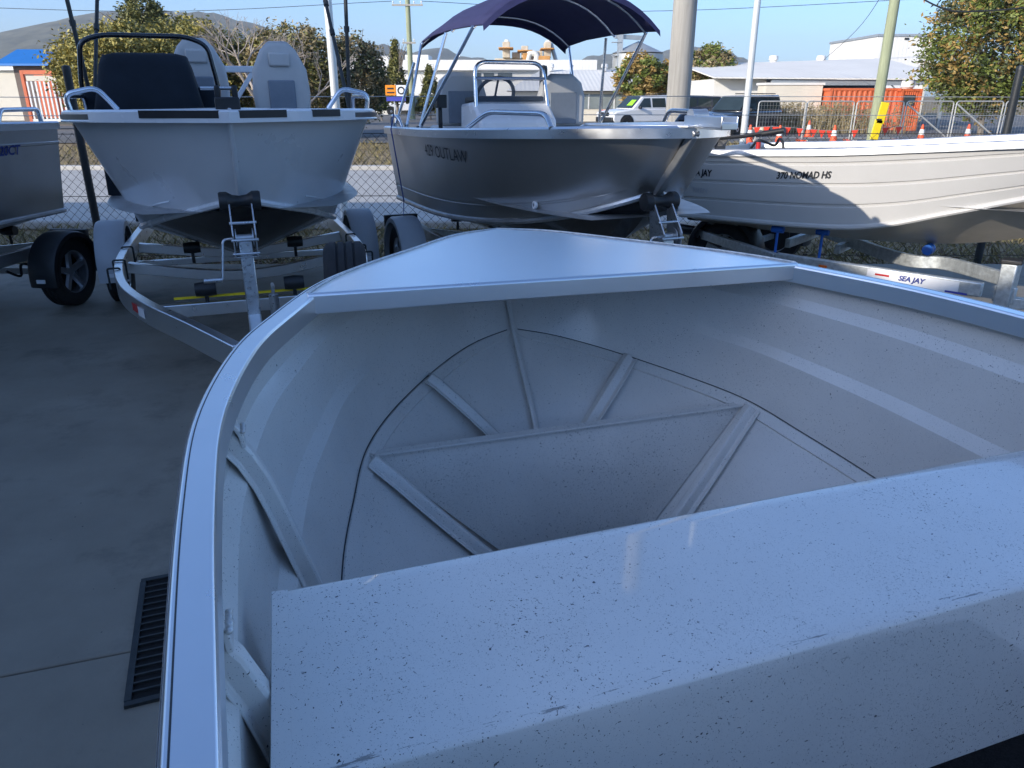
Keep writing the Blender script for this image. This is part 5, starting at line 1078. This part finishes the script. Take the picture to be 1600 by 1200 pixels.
def tree(name, label, pxc, ytop, ybot, half, Y, leafs, n, mats, seed, shape='round', clumps=60, bark='bark', group=None):
    rnd = random.Random(seed); x = wx(pxc, Y); z1, z0 = wz(ytop, Y), max(.2, wz(ybot, Y)); R = (half*Y*.94/FPX, half*Y*.94/FPX, (z1-z0)/2)
    t = thing(name, label, 'tree', (x, Y, -.06), 0, group); zc = (z0+z1)/2
    mb = MB(); H = zc+R[2]*.3; branches(rnd, mb, Vector((0, 0, 0)), Vector((0, 0, 1)), H*.55, max(.07, H*.03), 3, .5 if shape == 'round' else .25, 3); mb.build('trunk', bark, t)
    for k, (m, fr) in enumerate(mats):
        k_ = 1.22 if name == 'roadside_tree' else 1.; cm_ = crown_mesh(rnd, (R[0]*k_, R[1]*k_, R[2]), int(n*fr*2.2*k_*k_), leafs*.68, int(clumps*k_*k_), shape); cm_.v = [(a, b, c+zc) for a, b, c in cm_.v]
        o = cm_.build('crown', m, t, smooth=0, fix=False)
    return t
tree('street_tree', 'large dense green tree with rusty leaf tips at the right edge', 1545, -45, 172, 100, 37, .17, 15000, [('leaf_green', .6), ('leaf_tip', .2), ('leaf_dark', .2)], 11, clumps=150)
tree('street_tree', 'round green tree left of the thick timber pole', 1000, 84, 160, 36, 54, .22, 4200, [('leaf_green', .6), ('leaf_tip', .4)], 12, clumps=60, group='trees behind the timber pole')
tree('street_tree', 'green tree hidden behind the thick timber pole', 1052, 92, 160, 30, 55, .22, 2600, [('leaf_olive', .6), ('leaf_tip', .4)], 13, group='trees behind the timber pole')
tree('street_tree', 'round olive tree right of the thick timber pole', 1103, 73, 160, 40, 54, .22, 5200, [('leaf_green', .5), ('leaf_dry', .5)], 14, clumps=80, group='trees behind the timber pole')
tree('conifer', 'taller pointed conifer left of the canopy poles', 620, 64, 156, 22, 63, .2, 3600, [('leaf_conifer', .7), ('leaf_olive', .3)], 15, 'cone', 90)
tree('conifer', 'shorter bushy conifer between the canopy poles', 672, 104, 170, 22, 62, .2, 3200, [('leaf_conifer', .6), ('leaf_dark', .4)], 16, 'cone', 90)
tree('shrub', 'dark green shrub behind the road sign', 595, 126, 172, 14, 60, .2, 1500, [('leaf_green', .6), ('leaf_dark', .4)], 17)
for a in (('golden yellow shrub tree behind the black console cover', 205, 38, 182, 78, 33, .13, 9000, [('leaf_gold', .75), ('leaf_olive', .25)], 21, 'round', 130),
          ('golden shrub at the left end of the tree row', 143, 62, 182, 34, 34, .13, 3500, [('leaf_gold', .8), ('leaf_olive', .2)], 22, 'round', 60),
          ('broad golden olive tree in the middle of the tree row', 305, 30, 182, 82, 35, .14, 9000, [('leaf_gold', .55), ('leaf_olive', .45)], 23, 'round', 130),
          ('dark leafy tree behind the right seat of the white console boat', 405, 62, 185, 70, 36, .14, 7000, [('leaf_olive', .4), ('leaf_dark', .6)], 24, 'round', 100),
          ('dry brown tree left of the white painted pole', 462, 40, 182, 62, 34, .13, 6000, [('leaf_dry', .55), ('leaf_olive', .45)], 25, 'round', 110),
          ('dark dry tree at the right end of the tree row', 555, 52, 188, 40, 35, .13, 4200, [('leaf_dark', .5), ('leaf_dry', .5)], 26, 'round', 80),
          ('tall olive treetop rising above the golden tree row', 240, -12, 110, 32, 44, .16, 2600, [('leaf_olive', .7), ('leaf_dark', .3)], 27, 'round', 50)):
    tree('roadside_tree', *a)
rnd = random.Random(31); Y = 30; t = thing('bare_tree', 'leafless pale tree with spreading branches above the white console boat', 'tree', (wx(402, Y), Y, -.06)); mb = MB()
branches(rnd, mb, Vector((0, 0, 0)), Vector((.03, 0, 1)), 1.9, .13, 5, .50, 3); mb.build('trunk', 'bark_pale', t)
rnd = random.Random(36); t = thing('bare_tree', 'second leafless tree leaning right beside the white painted pole', 'tree', (wx(470, 31), 31, -.06)); mb = MB()
branches(rnd, mb, Vector((0, 0, 0)), Vector((.12, 0, 1)), 1.7, .09, 4, .5, 3); mb.build('trunk', 'bark_pale', t)

# ---------------------------------------------------------------- air between the yard and the hills
hm = bpy.data.materials.new('haze'); hm.use_nodes = True; hn = hm.node_tree; hn.nodes.remove(hn.nodes['Principled BSDF'])
pv = hn.nodes.new('ShaderNodeVolumePrincipled'); pv.inputs['Color'].default_value = (.78, .86, .92, 1); pv.inputs['Density'].default_value = .00016; pv.inputs['Anisotropy'].default_value = 0
hn.links.new(pv.outputs[0], hn.nodes['Material Output'].inputs['Volume'])
mb = MB(); mb.box((0, 2850, 200), (9000, 6600, 404)); hz_ = mb.build('haze', hm, smooth=0); stuff(hz_); tag(hz_, 'thin bluish haze lying between the yard and the hills', 'haze')
